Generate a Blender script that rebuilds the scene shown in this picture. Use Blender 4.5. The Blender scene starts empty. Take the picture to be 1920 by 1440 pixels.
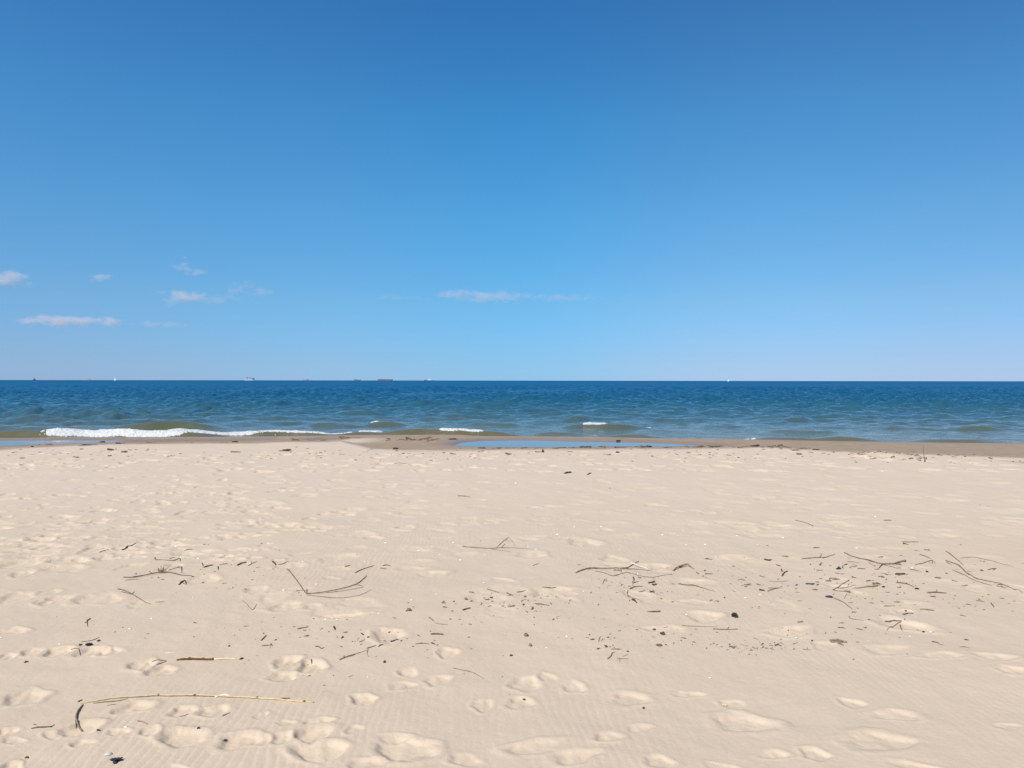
import bpy, bmesh, math, random
import numpy as np
from mathutils import Matrix, Vector

R = math.radians
SC = bpy.context.scene
COL = SC.collection
rng = np.random.default_rng(7)
random.seed(7)

# ------------------------------------------------------------------ camera
F = 1420.0                      # focal length in pixels of a 1920-wide picture
CAMZ = 1.60                     # eye height above the dry sand (sand plateau is z = 0)
SEA = -0.60                     # sea level
POOL = -0.50                    # level of the pools behind the berm
ROLL, PITCH = 0.0013, 6.4 / F
rv = Vector((math.cos(ROLL), 0, math.sin(ROLL)))
fv = Vector((0, math.cos(PITCH), -math.sin(PITCH)))
uv = rv.cross(fv).normalized()
rv = fv.cross(uv).normalized()
cam_d = bpy.data.cameras.new('camera')
cam = bpy.data.objects.new('camera', cam_d)
COL.objects.link(cam)
cam_d.sensor_width = 36.0
cam_d.lens = 36.0 * F / 1920.0
cam_d.clip_start, cam_d.clip_end = 0.05, 200000.0
m = Matrix.Identity(4)
for i in range(3):
    m[i][0], m[i][1], m[i][2] = rv[i], uv[i], -fv[i]
m[2][3] = CAMZ
cam.matrix_world = m
SC.camera = cam

# ------------------------------------------------------------------ light
SUN_EL, SUN_AZ = R(47), R(222)      # azimuth clockwise from +Y (behind the viewer, to the left)
sun_dir = Vector((math.sin(SUN_AZ) * math.cos(SUN_EL), math.cos(SUN_AZ) * math.cos(SUN_EL), math.sin(SUN_EL)))
W = bpy.data.worlds.new('World')
SC.world = W
W.use_nodes = True
wn, wl = W.node_tree.nodes, W.node_tree.links
wn.clear()
sky = wn.new('ShaderNodeTexSky')
sky.sky_type = 'NISHITA'
sky.sun_disc = False
sky.sun_elevation = SUN_EL
sky.sun_rotation = SUN_AZ
sky.altitude = 0
sky.air_density, sky.dust_density, sky.ozone_density = 1.0, 0.0, 6.0
# clear northern air: deeper blue low down than the sky model's yellowish horizon
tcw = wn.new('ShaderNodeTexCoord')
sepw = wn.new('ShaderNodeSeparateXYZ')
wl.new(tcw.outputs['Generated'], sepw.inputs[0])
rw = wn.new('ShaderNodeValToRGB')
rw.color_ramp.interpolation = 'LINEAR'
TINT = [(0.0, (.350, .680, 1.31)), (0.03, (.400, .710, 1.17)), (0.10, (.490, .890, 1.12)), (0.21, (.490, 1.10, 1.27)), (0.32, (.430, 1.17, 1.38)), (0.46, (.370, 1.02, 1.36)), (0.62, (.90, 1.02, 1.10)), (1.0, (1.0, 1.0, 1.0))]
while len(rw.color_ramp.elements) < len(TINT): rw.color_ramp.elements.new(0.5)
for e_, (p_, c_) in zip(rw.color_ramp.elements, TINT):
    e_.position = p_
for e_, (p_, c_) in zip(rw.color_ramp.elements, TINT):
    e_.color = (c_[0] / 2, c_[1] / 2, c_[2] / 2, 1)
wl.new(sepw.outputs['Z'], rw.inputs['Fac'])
# paler, milkier sky toward the east and west than due north
rx = wn.new('ShaderNodeValToRGB'); rx.color_ramp.interpolation = 'EASE'
mrx = wn.new('ShaderNodeMapRange')
for k_, v_ in (('From Min', -1.0), ('From Max', 1.0), ('To Min', 0.0), ('To Max', 1.0)): mrx.inputs[k_].default_value = v_
wl.new(sepw.outputs['X'], mrx.inputs['Value']); wl.new(mrx.outputs['Result'], rx.inputs['Fac'])
SIDE = [(0.23, (1.26, 1.01, 1.005)), (0.36, (1.18, 1.03, 1.02)), (0.50, (1.0, 1.0, 1.0)), (0.65, (1.27, .975, .933)), (0.77, (1.27, .91, .870))]
while len(rx.color_ramp.elements) < len(SIDE): rx.color_ramp.elements.new(0.5)
for e_, (p_, c_) in zip(rx.color_ramp.elements, SIDE): e_.position = p_
for e_, (p_, c_) in zip(rx.color_ramp.elements, SIDE): e_.color = (c_[0] / 2, c_[1] / 2, c_[2] / 2, 1)
mulx = wn.new('ShaderNodeVectorMath'); mulx.operation = 'MULTIPLY'
mulw = wn.new('ShaderNodeVectorMath'); mulw.operation = 'MULTIPLY'
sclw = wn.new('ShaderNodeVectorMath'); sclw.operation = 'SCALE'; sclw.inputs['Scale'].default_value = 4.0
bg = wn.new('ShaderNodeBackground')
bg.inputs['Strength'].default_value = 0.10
wo = wn.new('ShaderNodeOutputWorld')
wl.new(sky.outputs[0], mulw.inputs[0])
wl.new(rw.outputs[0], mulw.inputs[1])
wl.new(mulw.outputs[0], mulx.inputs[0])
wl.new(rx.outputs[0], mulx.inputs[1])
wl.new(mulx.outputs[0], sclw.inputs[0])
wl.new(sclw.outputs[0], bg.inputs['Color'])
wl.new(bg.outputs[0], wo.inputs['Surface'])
sd = bpy.data.lights.new('sun', 'SUN')
sd.energy = 5.0
sd.angle = R(0.55)
sd.color = (1.0, 0.93, 0.83)
so = bpy.data.objects.new('sun', sd)
so.rotation_euler = sun_dir.to_track_quat('Z', 'Y').to_euler()
COL.objects.link(so)
SC.view_settings.view_transform = 'Standard'
SC.view_settings.look = 'None'
SC.view_settings.exposure = 0.0
SC.view_settings.gamma = 1.0
SC.cycles.volume_bounces = 2

# ------------------------------------------------------------------ helpers
def ray(px, py):
    a = np.asarray(px, float); b = np.asarray(py, float)
    d = (np.multiply.outer((a - 960) / F, np.array(rv)) + np.multiply.outer((720 - b) / F, np.array(uv))) + np.array(fv)
    return d

def on_level(px, py, z):
    d = ray(px, py)
    t = (z - CAMZ) / d[..., 2]
    return d[..., 0] * t, d[..., 1] * t

def hash2(ix, iy, seed):
    h = (ix.astype(np.int64) * 374761393 + iy.astype(np.int64) * 668265263 + seed * 974711) & 0x7fffffff
    h = ((h ^ (h >> 13)) * 1274126177) & 0x7fffffff
    h = (h ^ (h >> 16)) & 0xffffff
    return h / float(0xffffff)

def vnoise(x, y, seed=0):
    ix, iy = np.floor(x), np.floor(y)
    fx, fy = x - ix, y - iy
    fx = fx * fx * fx * (fx * (fx * 6 - 15) + 10); fy = fy * fy * fy * (fy * (fy * 6 - 15) + 10)
    a, b = hash2(ix, iy, seed), hash2(ix + 1, iy, seed)
    c, d = hash2(ix, iy + 1, seed), hash2(ix + 1, iy + 1, seed)
    return (a + (b - a) * fx) * (1 - fy) + (c + (d - c) * fx) * fy - 0.5

def fbm(x, y, seed=0, oct=4, gain=0.5):
    s, a, t = 0, 1.0, 0
    for k in range(oct):
        s = s + a * vnoise(x * 2 ** k + 17.3 * k, y * 2 ** k - 9.1 * k, seed + k)
        t += a; a *= gain
    return s / t

def sstep(a, b, x):
    t = np.clip((x - a) / (b - a), 0, 1)
    return t * t * (3 - 2 * t)

def in_poly(x, y, poly):
    inside = np.zeros(np.shape(x), bool)
    n = len(poly)
    for i in range(n):
        x0, y0 = poly[i]; x1, y1 = poly[(i + 1) % n]
        if y0 == y1: continue
        c = ((y0 > y) != (y1 > y)) & (x < (x1 - x0) * (y - y0) / (y1 - y0) + x0)
        inside ^= c
    return inside

def dist_poly(x, y, poly):
    best = np.full(np.shape(x), 1e9)
    n = len(poly)
    for i in range(n):
        x0, y0 = poly[i]; x1, y1 = poly[(i + 1) % n]
        dx, dy = x1 - x0, y1 - y0
        t = np.clip(((x - x0) * dx + (y - y0) * dy) / (dx * dx + dy * dy + 1e-12), 0, 1)
        best = np.minimum(best, np.hypot(x - x0 - t * dx, y - y0 - t * dy))
    return best

def grid_mesh(name, X, Y, Z, attrs=None, smooth=True):
    nr, nc = X.shape
    me = bpy.data.meshes.new(name)
    co = np.stack([X, Y, Z], -1).reshape(-1, 3).astype(np.float32)
    i = np.arange(nr * nc, dtype=np.int32).reshape(nr, nc)
    q = np.stack([i[:-1, :-1], i[:-1, 1:], i[1:, 1:], i[1:, :-1]], -1).reshape(-1)
    nf = (nr - 1) * (nc - 1)
    me.vertices.add(nr * nc); me.vertices.foreach_set('co', co.ravel())
    me.loops.add(nf * 4); me.loops.foreach_set('vertex_index', q)
    me.polygons.add(nf)
    me.polygons.foreach_set('loop_start', np.arange(0, nf * 4, 4, dtype=np.int32))
    me.polygons.foreach_set('use_smooth', np.full(nf, smooth))
    me.update(calc_edges=True)
    for k, v in (attrs or {}).items():
        a = me.attributes.new(k, 'FLOAT', 'POINT')
        a.data.foreach_set('value', v.reshape(-1).astype(np.float32))
    return me

def link(name, me, mat, parent=None, loc=None):
    o = bpy.data.objects.new(name, me)
    if mat is not None and not me.materials: me.materials.append(mat)
    COL.objects.link(o)
    if parent is not None: o.parent = parent
    if loc is not None: o.location = loc
    return o

def tag(o, label, cat, group=None, kind=None):
    if label: o['label'] = label
    if cat: o['category'] = cat
    if group: o['group'] = group
    if kind: o['kind'] = kind
    return o

def structure(o, label=None):
    o['kind'] = 'structure'
    if label: o['label'] = label
    return o

def empty(name, loc, label, cat, group=None, rz=0):
    o = bpy.data.objects.new(name, None)
    COL.objects.link(o); o.location = loc; o.rotation_euler = (0, 0, rz); o.empty_display_size = 0.1
    return tag(o, label, cat, group)

# ------------------------------------------------------------------ materials
class NT:
    def __init__(s, name):
        s.m = bpy.data.materials.new(name); s.m.use_nodes = True
        s.n, s.l = s.m.node_tree.nodes, s.m.node_tree.links
        s.b = s.n['Principled BSDF']; s.out = s.n['Material Output']
    def node(s, t, **kw):
        n = s.n.new(t)
        for k, v in kw.items():
            if k.startswith('i_'): n.inputs[k[2:].replace('_', ' ')].default_value = v
            else: setattr(n, k, v)
        return n
    def noise(s, vec, scale, detail=3, rough=0.55):
        n = s.node('ShaderNodeTexNoise'); n.inputs['Scale'].default_value = scale
        n.inputs['Detail'].default_value = detail; n.inputs['Roughness'].default_value = rough
        if vec is not None: s.l.new(vec, n.inputs['Vector'])
        return n.outputs['Fac']
    def math(s, op, a, b=None, clamp=False):
        n = s.node('ShaderNodeMath', operation=op, use_clamp=clamp)
        for k, v in enumerate((a, b)):
            if v is None: continue
            if isinstance(v, (int, float)): n.inputs[k].default_value = v
            else: s.l.new(v, n.inputs[k])
        return n.outputs[0]
    def ramp(s, f, a, b, c=0.0, d=1.0):
        n = s.node('ShaderNodeMapRange'); n.clamp = True
        for k, v in zip(('From Min', 'From Max', 'To Min', 'To Max'), (a, b, c, d)): n.inputs[k].default_value = v
        s.l.new(f, n.inputs['Value'])
        return n.outputs['Result']
    def mix(s, f, a, b):
        n = s.node('ShaderNodeMix', data_type='RGBA')
        for k, v in ((0, f), (6, a), (7, b)):
            if isinstance(v, (int, float)): n.inputs[k].default_value = v
            elif isinstance(v, tuple): n.inputs[k].default_value = (*v, 1) if len(v) == 3 else v
            else: s.l.new(v, n.inputs[k])
        return n.outputs[2]
    def bump(s, h, strength, dist, normal=None):
        n = s.node('ShaderNodeBump'); n.inputs['Strength'].default_value = strength
        n.inputs['Distance'].default_value = dist
        s.l.new(h, n.inputs['Height'])
        if normal is not None: s.l.new(normal, n.inputs['Normal'])
        return n.outputs['Normal']
    def pos(s):
        return s.node('ShaderNodeNewGeometry').outputs['Position']
    def obj(s):
        return s.node('ShaderNodeTexCoord').outputs['Object']

def mottled(name, c1, c2, scale=60, rough=0.85, bump=0.3, dist=0.002, spec=0.3, stretch=None):
    t = NT(name)
    v = t.obj()
    inf = t.node('ShaderNodeObjectInfo')
    add = t.node('ShaderNodeVectorMath', operation='ADD')
    t.l.new(v, add.inputs[0]); t.l.new(inf.outputs['Location'], add.inputs[1])
    f = t.noise(add.outputs[0], scale, 4, 0.65)
    f2 = t.ramp(f, 0.32, 0.68)
    rnd = t.ramp(inf.outputs['Random'], 0, 1, 0.7, 1.25)
    col = t.mix(f2, c1, c2)
    mu = t.node('ShaderNodeVectorMath', operation='SCALE')
    t.l.new(col, mu.inputs[0]); t.l.new(rnd, mu.inputs['Scale'])
    t.l.new(mu.outputs[0], t.b.inputs['Base Color'])
    t.b.inputs['Roughness'].default_value = rough
    t.b.inputs['Specular IOR Level'].default_value = spec
    t.l.new(t.bump(f, bump, dist), t.b.inputs['Normal'])
    return t.m

M = {
    'bark': mottled('grey_brown_bark', (0.125, 0.090, 0.063), (0.26, 0.195, 0.14), 90),
    'pale_wood': mottled('weathered_wood', (0.19, 0.145, 0.10), (0.33, 0.26, 0.19), 80),
    'dark': mottled('dark_soaked_wood', (0.045, 0.035, 0.029), (0.105, 0.082, 0.067), 90),
    'red_wood': mottled('reddish_wood', (0.14, 0.055, 0.03), (0.26, 0.12, 0.07), 80),
    'straw': mottled('dry_reed', (0.58, 0.44, 0.25), (0.78, 0.64, 0.42), 30),
    'reed_brown': mottled('brown_reed', (0.10, 0.055, 0.028), (0.24, 0.14, 0.07), 40),
    'white_reed': mottled('bleached_reed', (0.80, 0.74, 0.62), (0.88, 0.83, 0.73), 30),
    'shell': mottled('white_shell', (0.80, 0.77, 0.71), (0.88, 0.86, 0.82), 120, 0.5, 0.1),
    'mussel': mottled('blue_black_mussel', (0.018, 0.018, 0.030), (0.050, 0.050, 0.075), 120, 0.45, 0.3),
    'coal': mottled('black_lump', (0.022, 0.020, 0.021), (0.060, 0.054, 0.052), 90, 0.8, 0.6, 0.004),
    'stone': mottled('grey_stone', (0.16, 0.14, 0.12), (0.28, 0.25, 0.22), 70),
    'dark_stone': mottled('dark_stone', (0.05, 0.042, 0.04), (0.10, 0.085, 0.08), 70),
    'weed': mottled('dry_weed', (0.22, 0.12, 0.05), (0.45, 0.29, 0.14), 60),
}

def plain(name, c, rough=0.5, metal=0.0):
    t = NT(name)
    f = t.noise(t.obj(), 0.4, 3)
    t.l.new(t.mix(t.ramp(f, 0.3, 0.7), tuple(x * 0.85 for x in c), tuple(min(1, x * 1.1) for x in c)), t.b.inputs['Base Color'])
    t.b.inputs['Roughness'].default_value = rough
    t.b.inputs['Metallic'].default_value = metal
    return t.m

# ------------------------------------------------------------------ shore lines (given along bearings u = x / y seen from the viewpoint)
def bearing(poly, z):
    px = np.array([p[0] for p in poly], float); py = np.array([p[1] for p in poly], float)
    x, y = on_level(px, py, z)
    return x / y, y
CREST_U, CREST_Y = bearing([(-300, 843), (0, 842), (70, 837), (130, 834.5), (220, 831.5), (480, 829.5), (560, 827.5), (640, 826.5), (672, 834), (700, 840), (760, 842.5),
                            (900, 842.5), (1080, 841), (1330, 839.5), (1430, 838.5), (1480, 839.5), (1560, 845), (1640, 847), (1700, 849.5), (1800, 853), (1920, 857), (2200, 864)], 0.0)
WATER_U, WATER_Y = bearing([(-300, 826), (0, 825), (75, 824.5), (215, 823), (330, 822.5), (480, 822), (620, 820), (700, 818), (800, 817), (860, 817.5), (900, 820), (970, 820.5),
                            (1020, 821), (1240, 824.5), (1400, 827), (1560, 830), (1700, 832.5), (1920, 834), (2200, 837)], SEA)
def poly_world(pts, z):
    x, y = on_level([p[0] for p in pts], [p[1] for p in pts], z)
    return list(zip(x, y))
POOL_R = poly_world([(845, 836), (868, 829), (905, 825.5), (960, 824.6), (1020, 825), (1090, 826.8), (1160, 827.8), (1240, 830.2), (1300, 833), (1345, 836.6), (1300, 838.5),
                     (1240, 839.2), (1170, 838.8), (1100, 840.4), (1000, 841), (930, 840.4), (880, 839.4)], POOL)
POOL_L = poly_world([(-260, 840), (0, 838.8), (60, 836.5), (120, 833.8), (215, 831), (350, 829.2), (490, 826.9), (488, 825.2), (400, 825.6), (330, 826.4), (226, 829),
                     (212, 824.6), (100, 824.8), (0, 825.2), (-260, 826)], POOL)
POOL_S = poly_world([(588, 826.2), (606, 824), (640, 823.4), (655, 824.6), (640, 826)], POOL)

def shore_profile(x, y):
    u = x / np.maximum(y, 3.0)
    yc = np.interp(u, CREST_U, CREST_Y) + 0.25 * fbm(x * 0.9, y * 0.9, 31, 3)
    ys = np.interp(u, WATER_U, WATER_Y)
    t = (y - yc) / (ys - yc)
    z = np.interp(t, [-1, -0.06, 0.05, 0.40, 0.78, 0.9, 1.0, 1.15], [0, 0, -0.03, -0.43, -0.455, -0.46, SEA, SEA - 0.12])
    far = np.maximum(y - ys - 1.5, 0)
    z = z - np.minimum(far * 0.05, 4)
    return z, t, yc, ys

# ------------------------------------------------------------------ sand
def wfan(y): return np.maximum(y, 1.5) + 0.6
rows = [2.55]
while rows[-1] < 34:
    y = rows[-1]
    rows.append(y + max(0.006, min(0.42 * y * y / 1211.0, 0.055)))
rows = np.array([-30, -15, -8, -4, -1, 0.5, 1.3, 1.8, 2.1, 2.35] + rows + [36, 40, 50, 65, 90, 130])
du = 0.00135
uc = np.arange(-0.76, 0.7601, du)
side = 0.76 + np.cumsum(np.geomspace(0.003, 3.0, 46))
cols = np.concatenate([-side[::-1], uc, side])
SY = np.repeat(rows[:, None], len(cols), 1)
SX = cols[None, :] * wfan(rows)[:, None]

FEET = [  # x, y, width, height in the photograph's pixels: the prints one can pick out
    (265,1247,50,26),(300,1258,60,20),(45,1306,86,32),(250,1323,78,24),(345,1330,60,20),(400,1331,70,22),(150,1362,84,28),(12,1368,40,20),(25,1383,50,14),
    (345,1380,100,42),(450,1385,95,32),(222,1368,44,16),(280,1367,48,22),(155,1387,48,16),(100,1373,44,16),(60,1222,44,14),(110,1222,60,18),(168,1223,60,20),(205,1222,46,20),
    (535,1238,58,20),(585,1247,64,24),(530,1266,64,18),(588,1374,84,34),(604,1405,112,44),(760,1402,136,50),(872,1421,76,26),(738,1380,66,18),(665,1365,48,14),
    (530,1382,54,22),(488,1340,30,14),(597,1350,54,14),(535,1354,44,12),(680,1310,58,20),(765,1258,44,18),(820,1273,62,20),(755,1283,54,20),(840,1223,54,18),(905,1319,54,22),(490,1385,40,25),
    (985,1280,72,28),(1025,1268,38,18),(1075,1286,54,20),(1180,1308,84,26),(975,1316,64,24),(1140,1380,58,26),(1198,1363,52,20),(1000,1398,124,30),(1075,1416,94,34),(1237,1430,74,26),
    (1290,1299,60,14),(1375,1318,62,18),(1395,1353,116,44),(1600,1317,54,20),(1680,1339,114,20),(1450,1412,58,22),(1528,1413,64,26),(1650,1389,170,38),(1890,1361,64,14),(1660,1217,94,22),
    (1765,1228,84,14),(1865,1231,78,16),(1900,1256,64,20),(1545,1211,64,16),(30,1123,62,26),(90,1112,38,16),(105,1126,62,20),(187,1124,88,26),(20,1184,60,16),(10,1232,40,14),
    (70,1040,92,20),(40,1057,80,20),(120,1066,80,18),(40,1076,50,14),(130,1050,90,14),(245,1062,44,16),(378,1086,62,22),(175,1031,48,18),(240,1037,60,12),(310,1018,60,16),
    (535,1139,66,20),(645,1156,88,14),(810,1077,62,14),(730,1192,74,28),(640,1047,84,12),(540,985,60,14),(1035,1110,92,18),(1095,1018,72,18),(1150,1049,54,16),(1195,1116,62,22),
    (1220,1063,66,16),(1320,1157,84,20),(1370,1045,84,14),(995,1041,72,14),(975,1012,70,14),(1690,1170,110,26),(1480,1183,94,22),(1250,1180,90,16),(1900,1100,50,14),(1580,1100,70,16),
    (545,1062,60,12),(480,1106,44,18),(940,1090,60,10),(1640,1045,70,10),(690,1430,90,24),(1720,1437,120,20),(330,1437,80,14),(1350,1436,70,16),(20,1432,50,22)]
feet = []
for (a, b, w, h) in FEET:
    x, y = on_level(float(a), float(b), 0.0)
    sx = w / F * y / 2; sy = min(h * y * y / (F * CAMZ) / 2, 0.26)
    feet.append((float(x), float(y), sx * 0.88, sy * 0.88, rng.uniform(-0.35, 0.35), (0.23 if a < 700 and b > 1190 else 0.15) * min(sx, sy, 0.14) * rng.uniform(0.75, 1.25), int(rng.integers(1000))))
def scatter_feet(n, x0, x1, y0, y1, dlo, dhi, smin=0.08, smax=0.17):
    k = 0
    while k < n:
        px = rng.uniform(x0, x1); py = rng.uniform(y0, y1)
        x, y = on_level(px, py, 0.0)
        s = rng.uniform(smin, smax)
        feet.append((float(x), float(y), s * rng.uniform(0.9, 1.5), s * rng.uniform(0.7, 1.1), rng.uniform(-0.7, 0.7), rng.uniform(dlo, dhi), int(rng.integers(1000)))); k += 1
scatter_feet(150, -200, 480, 880, 1050, 0.006, 0.019, 0.06, 0.13)
scatter_feet(160, -200, 520, 900, 1060, 0.004, 0.014, 0.04, 0.10)
scatter_feet(60, 420, 800, 880, 1010, 0.008, 0.022)
scatter_feet(200, 700, 2000, 875, 1010, 0.004, 0.011, 0.06, 0.16)
scatter_feet(50, 1300, 2000, 900, 1010, 0.006, 0.015, 0.12, 0.24)
scatter_feet(70, -100, 2050, 1020, 1150, 0.004, 0.011, 0.06, 0.15)
scatter_feet(420, -300, 2200, 846, 885, 0.012, 0.04)
def walk(x0, y0, x1, y1, dep):
    (xa, ya), (xb, yb) = on_level(x0, y0, 0.0), on_level(x1, y1, 0.0)
    L = math.hypot(xb - xa, yb - ya); n = int(L / 0.62); a = math.atan2(yb - ya, xb - xa)
    for i in range(n):
        t = i / max(1, n - 1); s = 0.09 if i % 2 else -0.09
        feet.append((xa + (xb - xa) * t - s * math.sin(a) + rng.uniform(-.05, .05), ya + (yb - ya) * t + s * math.cos(a) + rng.uniform(-.05, .05), rng.uniform(.13, .17), rng.uniform(.08, .11), a + rng.uniform(-.3, .3), dep * rng.uniform(.7, 1.3), int(rng.integers(1000))))
for w in ((60, 1030, 330, 900, .019), (200, 1010, 560, 905, .016), (0, 990, 620, 960, .017), (330, 960, 450, 870, .017), (20, 935, 900, 905, .018), (640, 960, 900, 940, .012),
          (900, 948, 1300, 960, .010), (1320, 960, 1600, 880, .012), (1250, 920, 1900, 975, .010), (500, 1000, 1000, 1010, .010)):
    walk(*w)

Z, T, YC, YS = shore_profile(SX, SY)
inter = (SY > 2.3) & (SY < 34)
plateau = 1 - sstep(-0.1, 0.15, T)
und = 0.030 * fbm(SX * 0.55, SY * 0.55, 3, 3) + 0.016 * fbm(SX * 1.9, SY * 1.9, 5, 3) + 0.006 * fbm(SX * 7, SY * 7, 9, 3)
und *= 0.35 + 0.65 * plateau
mask = np.zeros_like(SX)
fresh = np.zeros_like(SX)
relief = np.zeros_like(SX)
for (fx, fy, sx, sy, ang, dep, sd_) in feet:
    rad = 2.1 * max(sx, sy)
    r0, r1 = np.searchsorted(rows, fy - rad), np.searchsorted(rows, fy + rad)
    if r1 - r0 < 2: continue
    ww = wfan(rows[r0:r1])
    c0 = np.searchsorted(cols, min((fx - rad) / ww[0], (fx - rad) / ww[-1])); c1 = np.searchsorted(cols, max((fx + rad) / ww[0], (fx + rad) / ww[-1]))
    if c1 - c0 < 2: continue
    X = SX[r0:r1, c0:c1] - fx; Y = SY[r0:r1, c0:c1] - fy
    ca, sa = math.cos(ang), math.sin(ang)
    U = (X * ca + Y * sa) / sx; V = (-X * sa + Y * ca) / sy
    r = np.hypot(U, V)
    th = np.arctan2(V, U)
    q = random.Random(sd_)
    p = [q.uniform(0, 6.28) for _ in range(5)]
    r = r * (1 + 0.13 * np.sin(2 * th + p[0]) + 0.09 * np.sin(3 * th + p[1]) + 0.05 * np.sin(5 * th + p[2])) + 0.26 * fbm(X * 16, Y * 16, sd_, 3)
    lop = 1 + 0.35 * np.clip(U, -1, 1) * math.cos(p[3]) + 0.3 * np.clip(V, -1, 1) * math.sin(p[3])
    pit = -dep * (0.72 * (1 - sstep(0.62, 1.04, r)) + 0.28 * (1 - sstep(0.1, 1.0, r))) * lop
    rim = 0.26 * dep * np.exp(-((r - 1.20) / 0.19) ** 2) * (0.75 + 0.5 * np.sin(th + p[4]))
    toe = 0.22 * dep * np.exp(-((U - 0.1 * math.sin(p[1])) / 0.22) ** 2) * (1 - sstep(0.5, 0.95, r))
    relief[r0:r1, c0:c1] += (pit + rim + toe) * (0.78 if fy > 5.3 else 0.95)
    mask[r0:r1, c0:c1] = np.maximum(mask[r0:r1, c0:c1], 1 - sstep(0.9, 1.6, r))
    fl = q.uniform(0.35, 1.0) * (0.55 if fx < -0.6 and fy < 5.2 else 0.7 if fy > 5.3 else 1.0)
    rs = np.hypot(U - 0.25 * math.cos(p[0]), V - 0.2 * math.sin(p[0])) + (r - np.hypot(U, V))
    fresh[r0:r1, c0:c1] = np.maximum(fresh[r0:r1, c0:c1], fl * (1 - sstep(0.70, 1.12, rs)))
# wind ripples, crests running away from the viewer
wx = SX + 0.10 * fbm(SX * 1.3, SY * 0.8, 21, 2) * 1.6 + 0.05 * fbm(SX * 5, SY * 3, 22, 2) + 0.06 * SY
ph = wx / 0.044 * 2 * math.pi + 6.0 * fbm(SX * 2.6, SY * 1.3, 23, 3)
rip = (np.sin(ph) + 0.3 * np.sin(2 * ph + 0.8)) * (1 - sstep(6.5, 11, SY))
amp = np.clip(0.55 + 2.2 * fbm(SX * 0.7, SY * 0.6, 24, 2), 0.1, 1.3)
fine = (0.0016 + 0.0030 * mask) * fbm(SX * 26, SY * 26, 40, 3) * (1 - sstep(8, 13, SY))
Z = Z + und + relief * plateau + 0.00052 * rip * amp * (1 - mask) * plateau + fine
# damp churned ring dug into the crest
RX, RY = [float(v) for v in on_level(1666., 858., 0.0)]
rr = np.hypot((SX - RX) / 0.52, (SY - RY) / 0.75)
Z += 0.05 * np.exp(-((rr - 1.0) / 0.22) ** 2) * (0.6 + 1.6 * fbm(SX * 6, SY * 6, 55, 2)) + 0.09 * np.exp(-(rr / 0.6) ** 2)
near_pool = np.zeros_like(SX)
# pools: sand dips below their level inside the outline
for poly in (POOL_R, POOL_L, POOL_S):
    sel = (SY > 20) & (SY < 30)
    xs, ys_ = SX[sel], SY[sel]
    d = dist_poly(xs, ys_, poly); ins = in_poly(xs, ys_, poly)
    sdv = np.where(ins, -d, d) + 0.22 * fbm(xs * 1.6, ys_ * 1.6, 61, 4)
    k = 1 - sstep(-0.25, 0.25, sdv)
    z0 = np.maximum(Z[sel], POOL + 0.012)
    zz = np.where(sdv < 0.9, z0, Z[sel])
    Z[sel] = zz * (1 - k) + (POOL - 0.05) * k
    near_pool[sel] = np.maximum(near_pool[sel], 1 - sstep(0.0, 0.9, sdv))
# wetness: everything below the crest is soaked; a few damp patches on top
wet = sstep(-0.05, 0.04, T + 0.05 * fbm(SX * 2, SY * 2, 70, 3) + 0.02 * fbm(SX * 9, SY * 9, 71, 2))
mx, my = [float(v) for v in on_level(668., 823.5, -0.40)]
wet *= 1 - 0.9 * np.exp(-(((SX - mx) / 0.75) ** 2 + ((SY - my) / 1.1) ** 4))          # pale dry mound in the wet flat
ex, ey = [float(v) for v in on_level(1915., 866., 0.0)]
wet = np.maximum(wet, 0.45 * np.exp(-(((SX - ex) / 0.35) ** 2 + ((SY - ey) / 0.35) ** 2)))
wet = np.maximum(wet, 0.65 * np.exp(-((rr - 1.0) / 0.16) ** 2) * sstep(0.0, 0.12, fbm(SX * 3, SY * 3, 56, 2) + 0.05))
wet = np.clip(wet, 0, 1)
soak = np.maximum(sstep(0.80, 1.0, T), near_pool * (wet > 0.3))
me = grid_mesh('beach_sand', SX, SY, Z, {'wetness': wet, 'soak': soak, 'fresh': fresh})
t = NT('beach_sand')
P_ = t.pos()
wa = t.node('ShaderNodeAttribute', attribute_name='wetness').outputs['Fac']
sa_ = t.node('ShaderNodeAttribute', attribute_name='soak').outputs['Fac']
n1 = t.ramp(t.noise(P_, 1.2, 4), 0.3, 0.7)
n2 = t.ramp(t.noise(P_, 130, 3, 0.7), 0.25, 0.75)
n3 = t.ramp(t.noise(P_, 420, 1, 0.5), 0.3, 0.7)
dry = t.mix(n1, (0.612, 0.490, 0.352), (0.650, 0.528, 0.380))
dry = t.mix(t.math('MULTIPLY', t.ramp(t.noise(P_, 0.22, 3), 0.35, 0.65), 0.5), dry, (0.578, 0.482, 0.372))
sy_ = t.node('ShaderNodeSeparateXYZ'); t.l.new(P_, sy_.inputs[0])
up = t.math('ADD', sy_.outputs['Y'], t.math('MULTIPLY', t.math('SUBTRACT', t.noise(P_, 0.5, 4), 0.5), 7.0))       # sand turns paler toward the sea, with a ragged transition
dry = t.mix(t.ramp(up, 5.5, 11.0, 0.0, 0.62), dry, (0.668, 0.566, 0.448))
dry = t.mix(t.math('MULTIPLY', t.ramp(t.noise(P_, 62, 4, 0.7), 0.3, 0.7), 0.22), dry, (0.50, 0.395, 0.285))
dry = t.mix(t.math('MULTIPLY', n2, 0.42), dry, (0.44, 0.345, 0.255))
dry = t.mix(t.math('MULTIPLY', n3, 0.30), dry, (0.62, 0.54, 0.45))
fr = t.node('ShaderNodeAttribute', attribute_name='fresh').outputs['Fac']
dry = t.mix(t.math('MULTIPLY', fr, t.ramp(t.noise(P_, 9.0, 4), 0.3, 0.6, 0.22, 0.48)), dry, (0.690, 0.565, 0.405))
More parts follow.
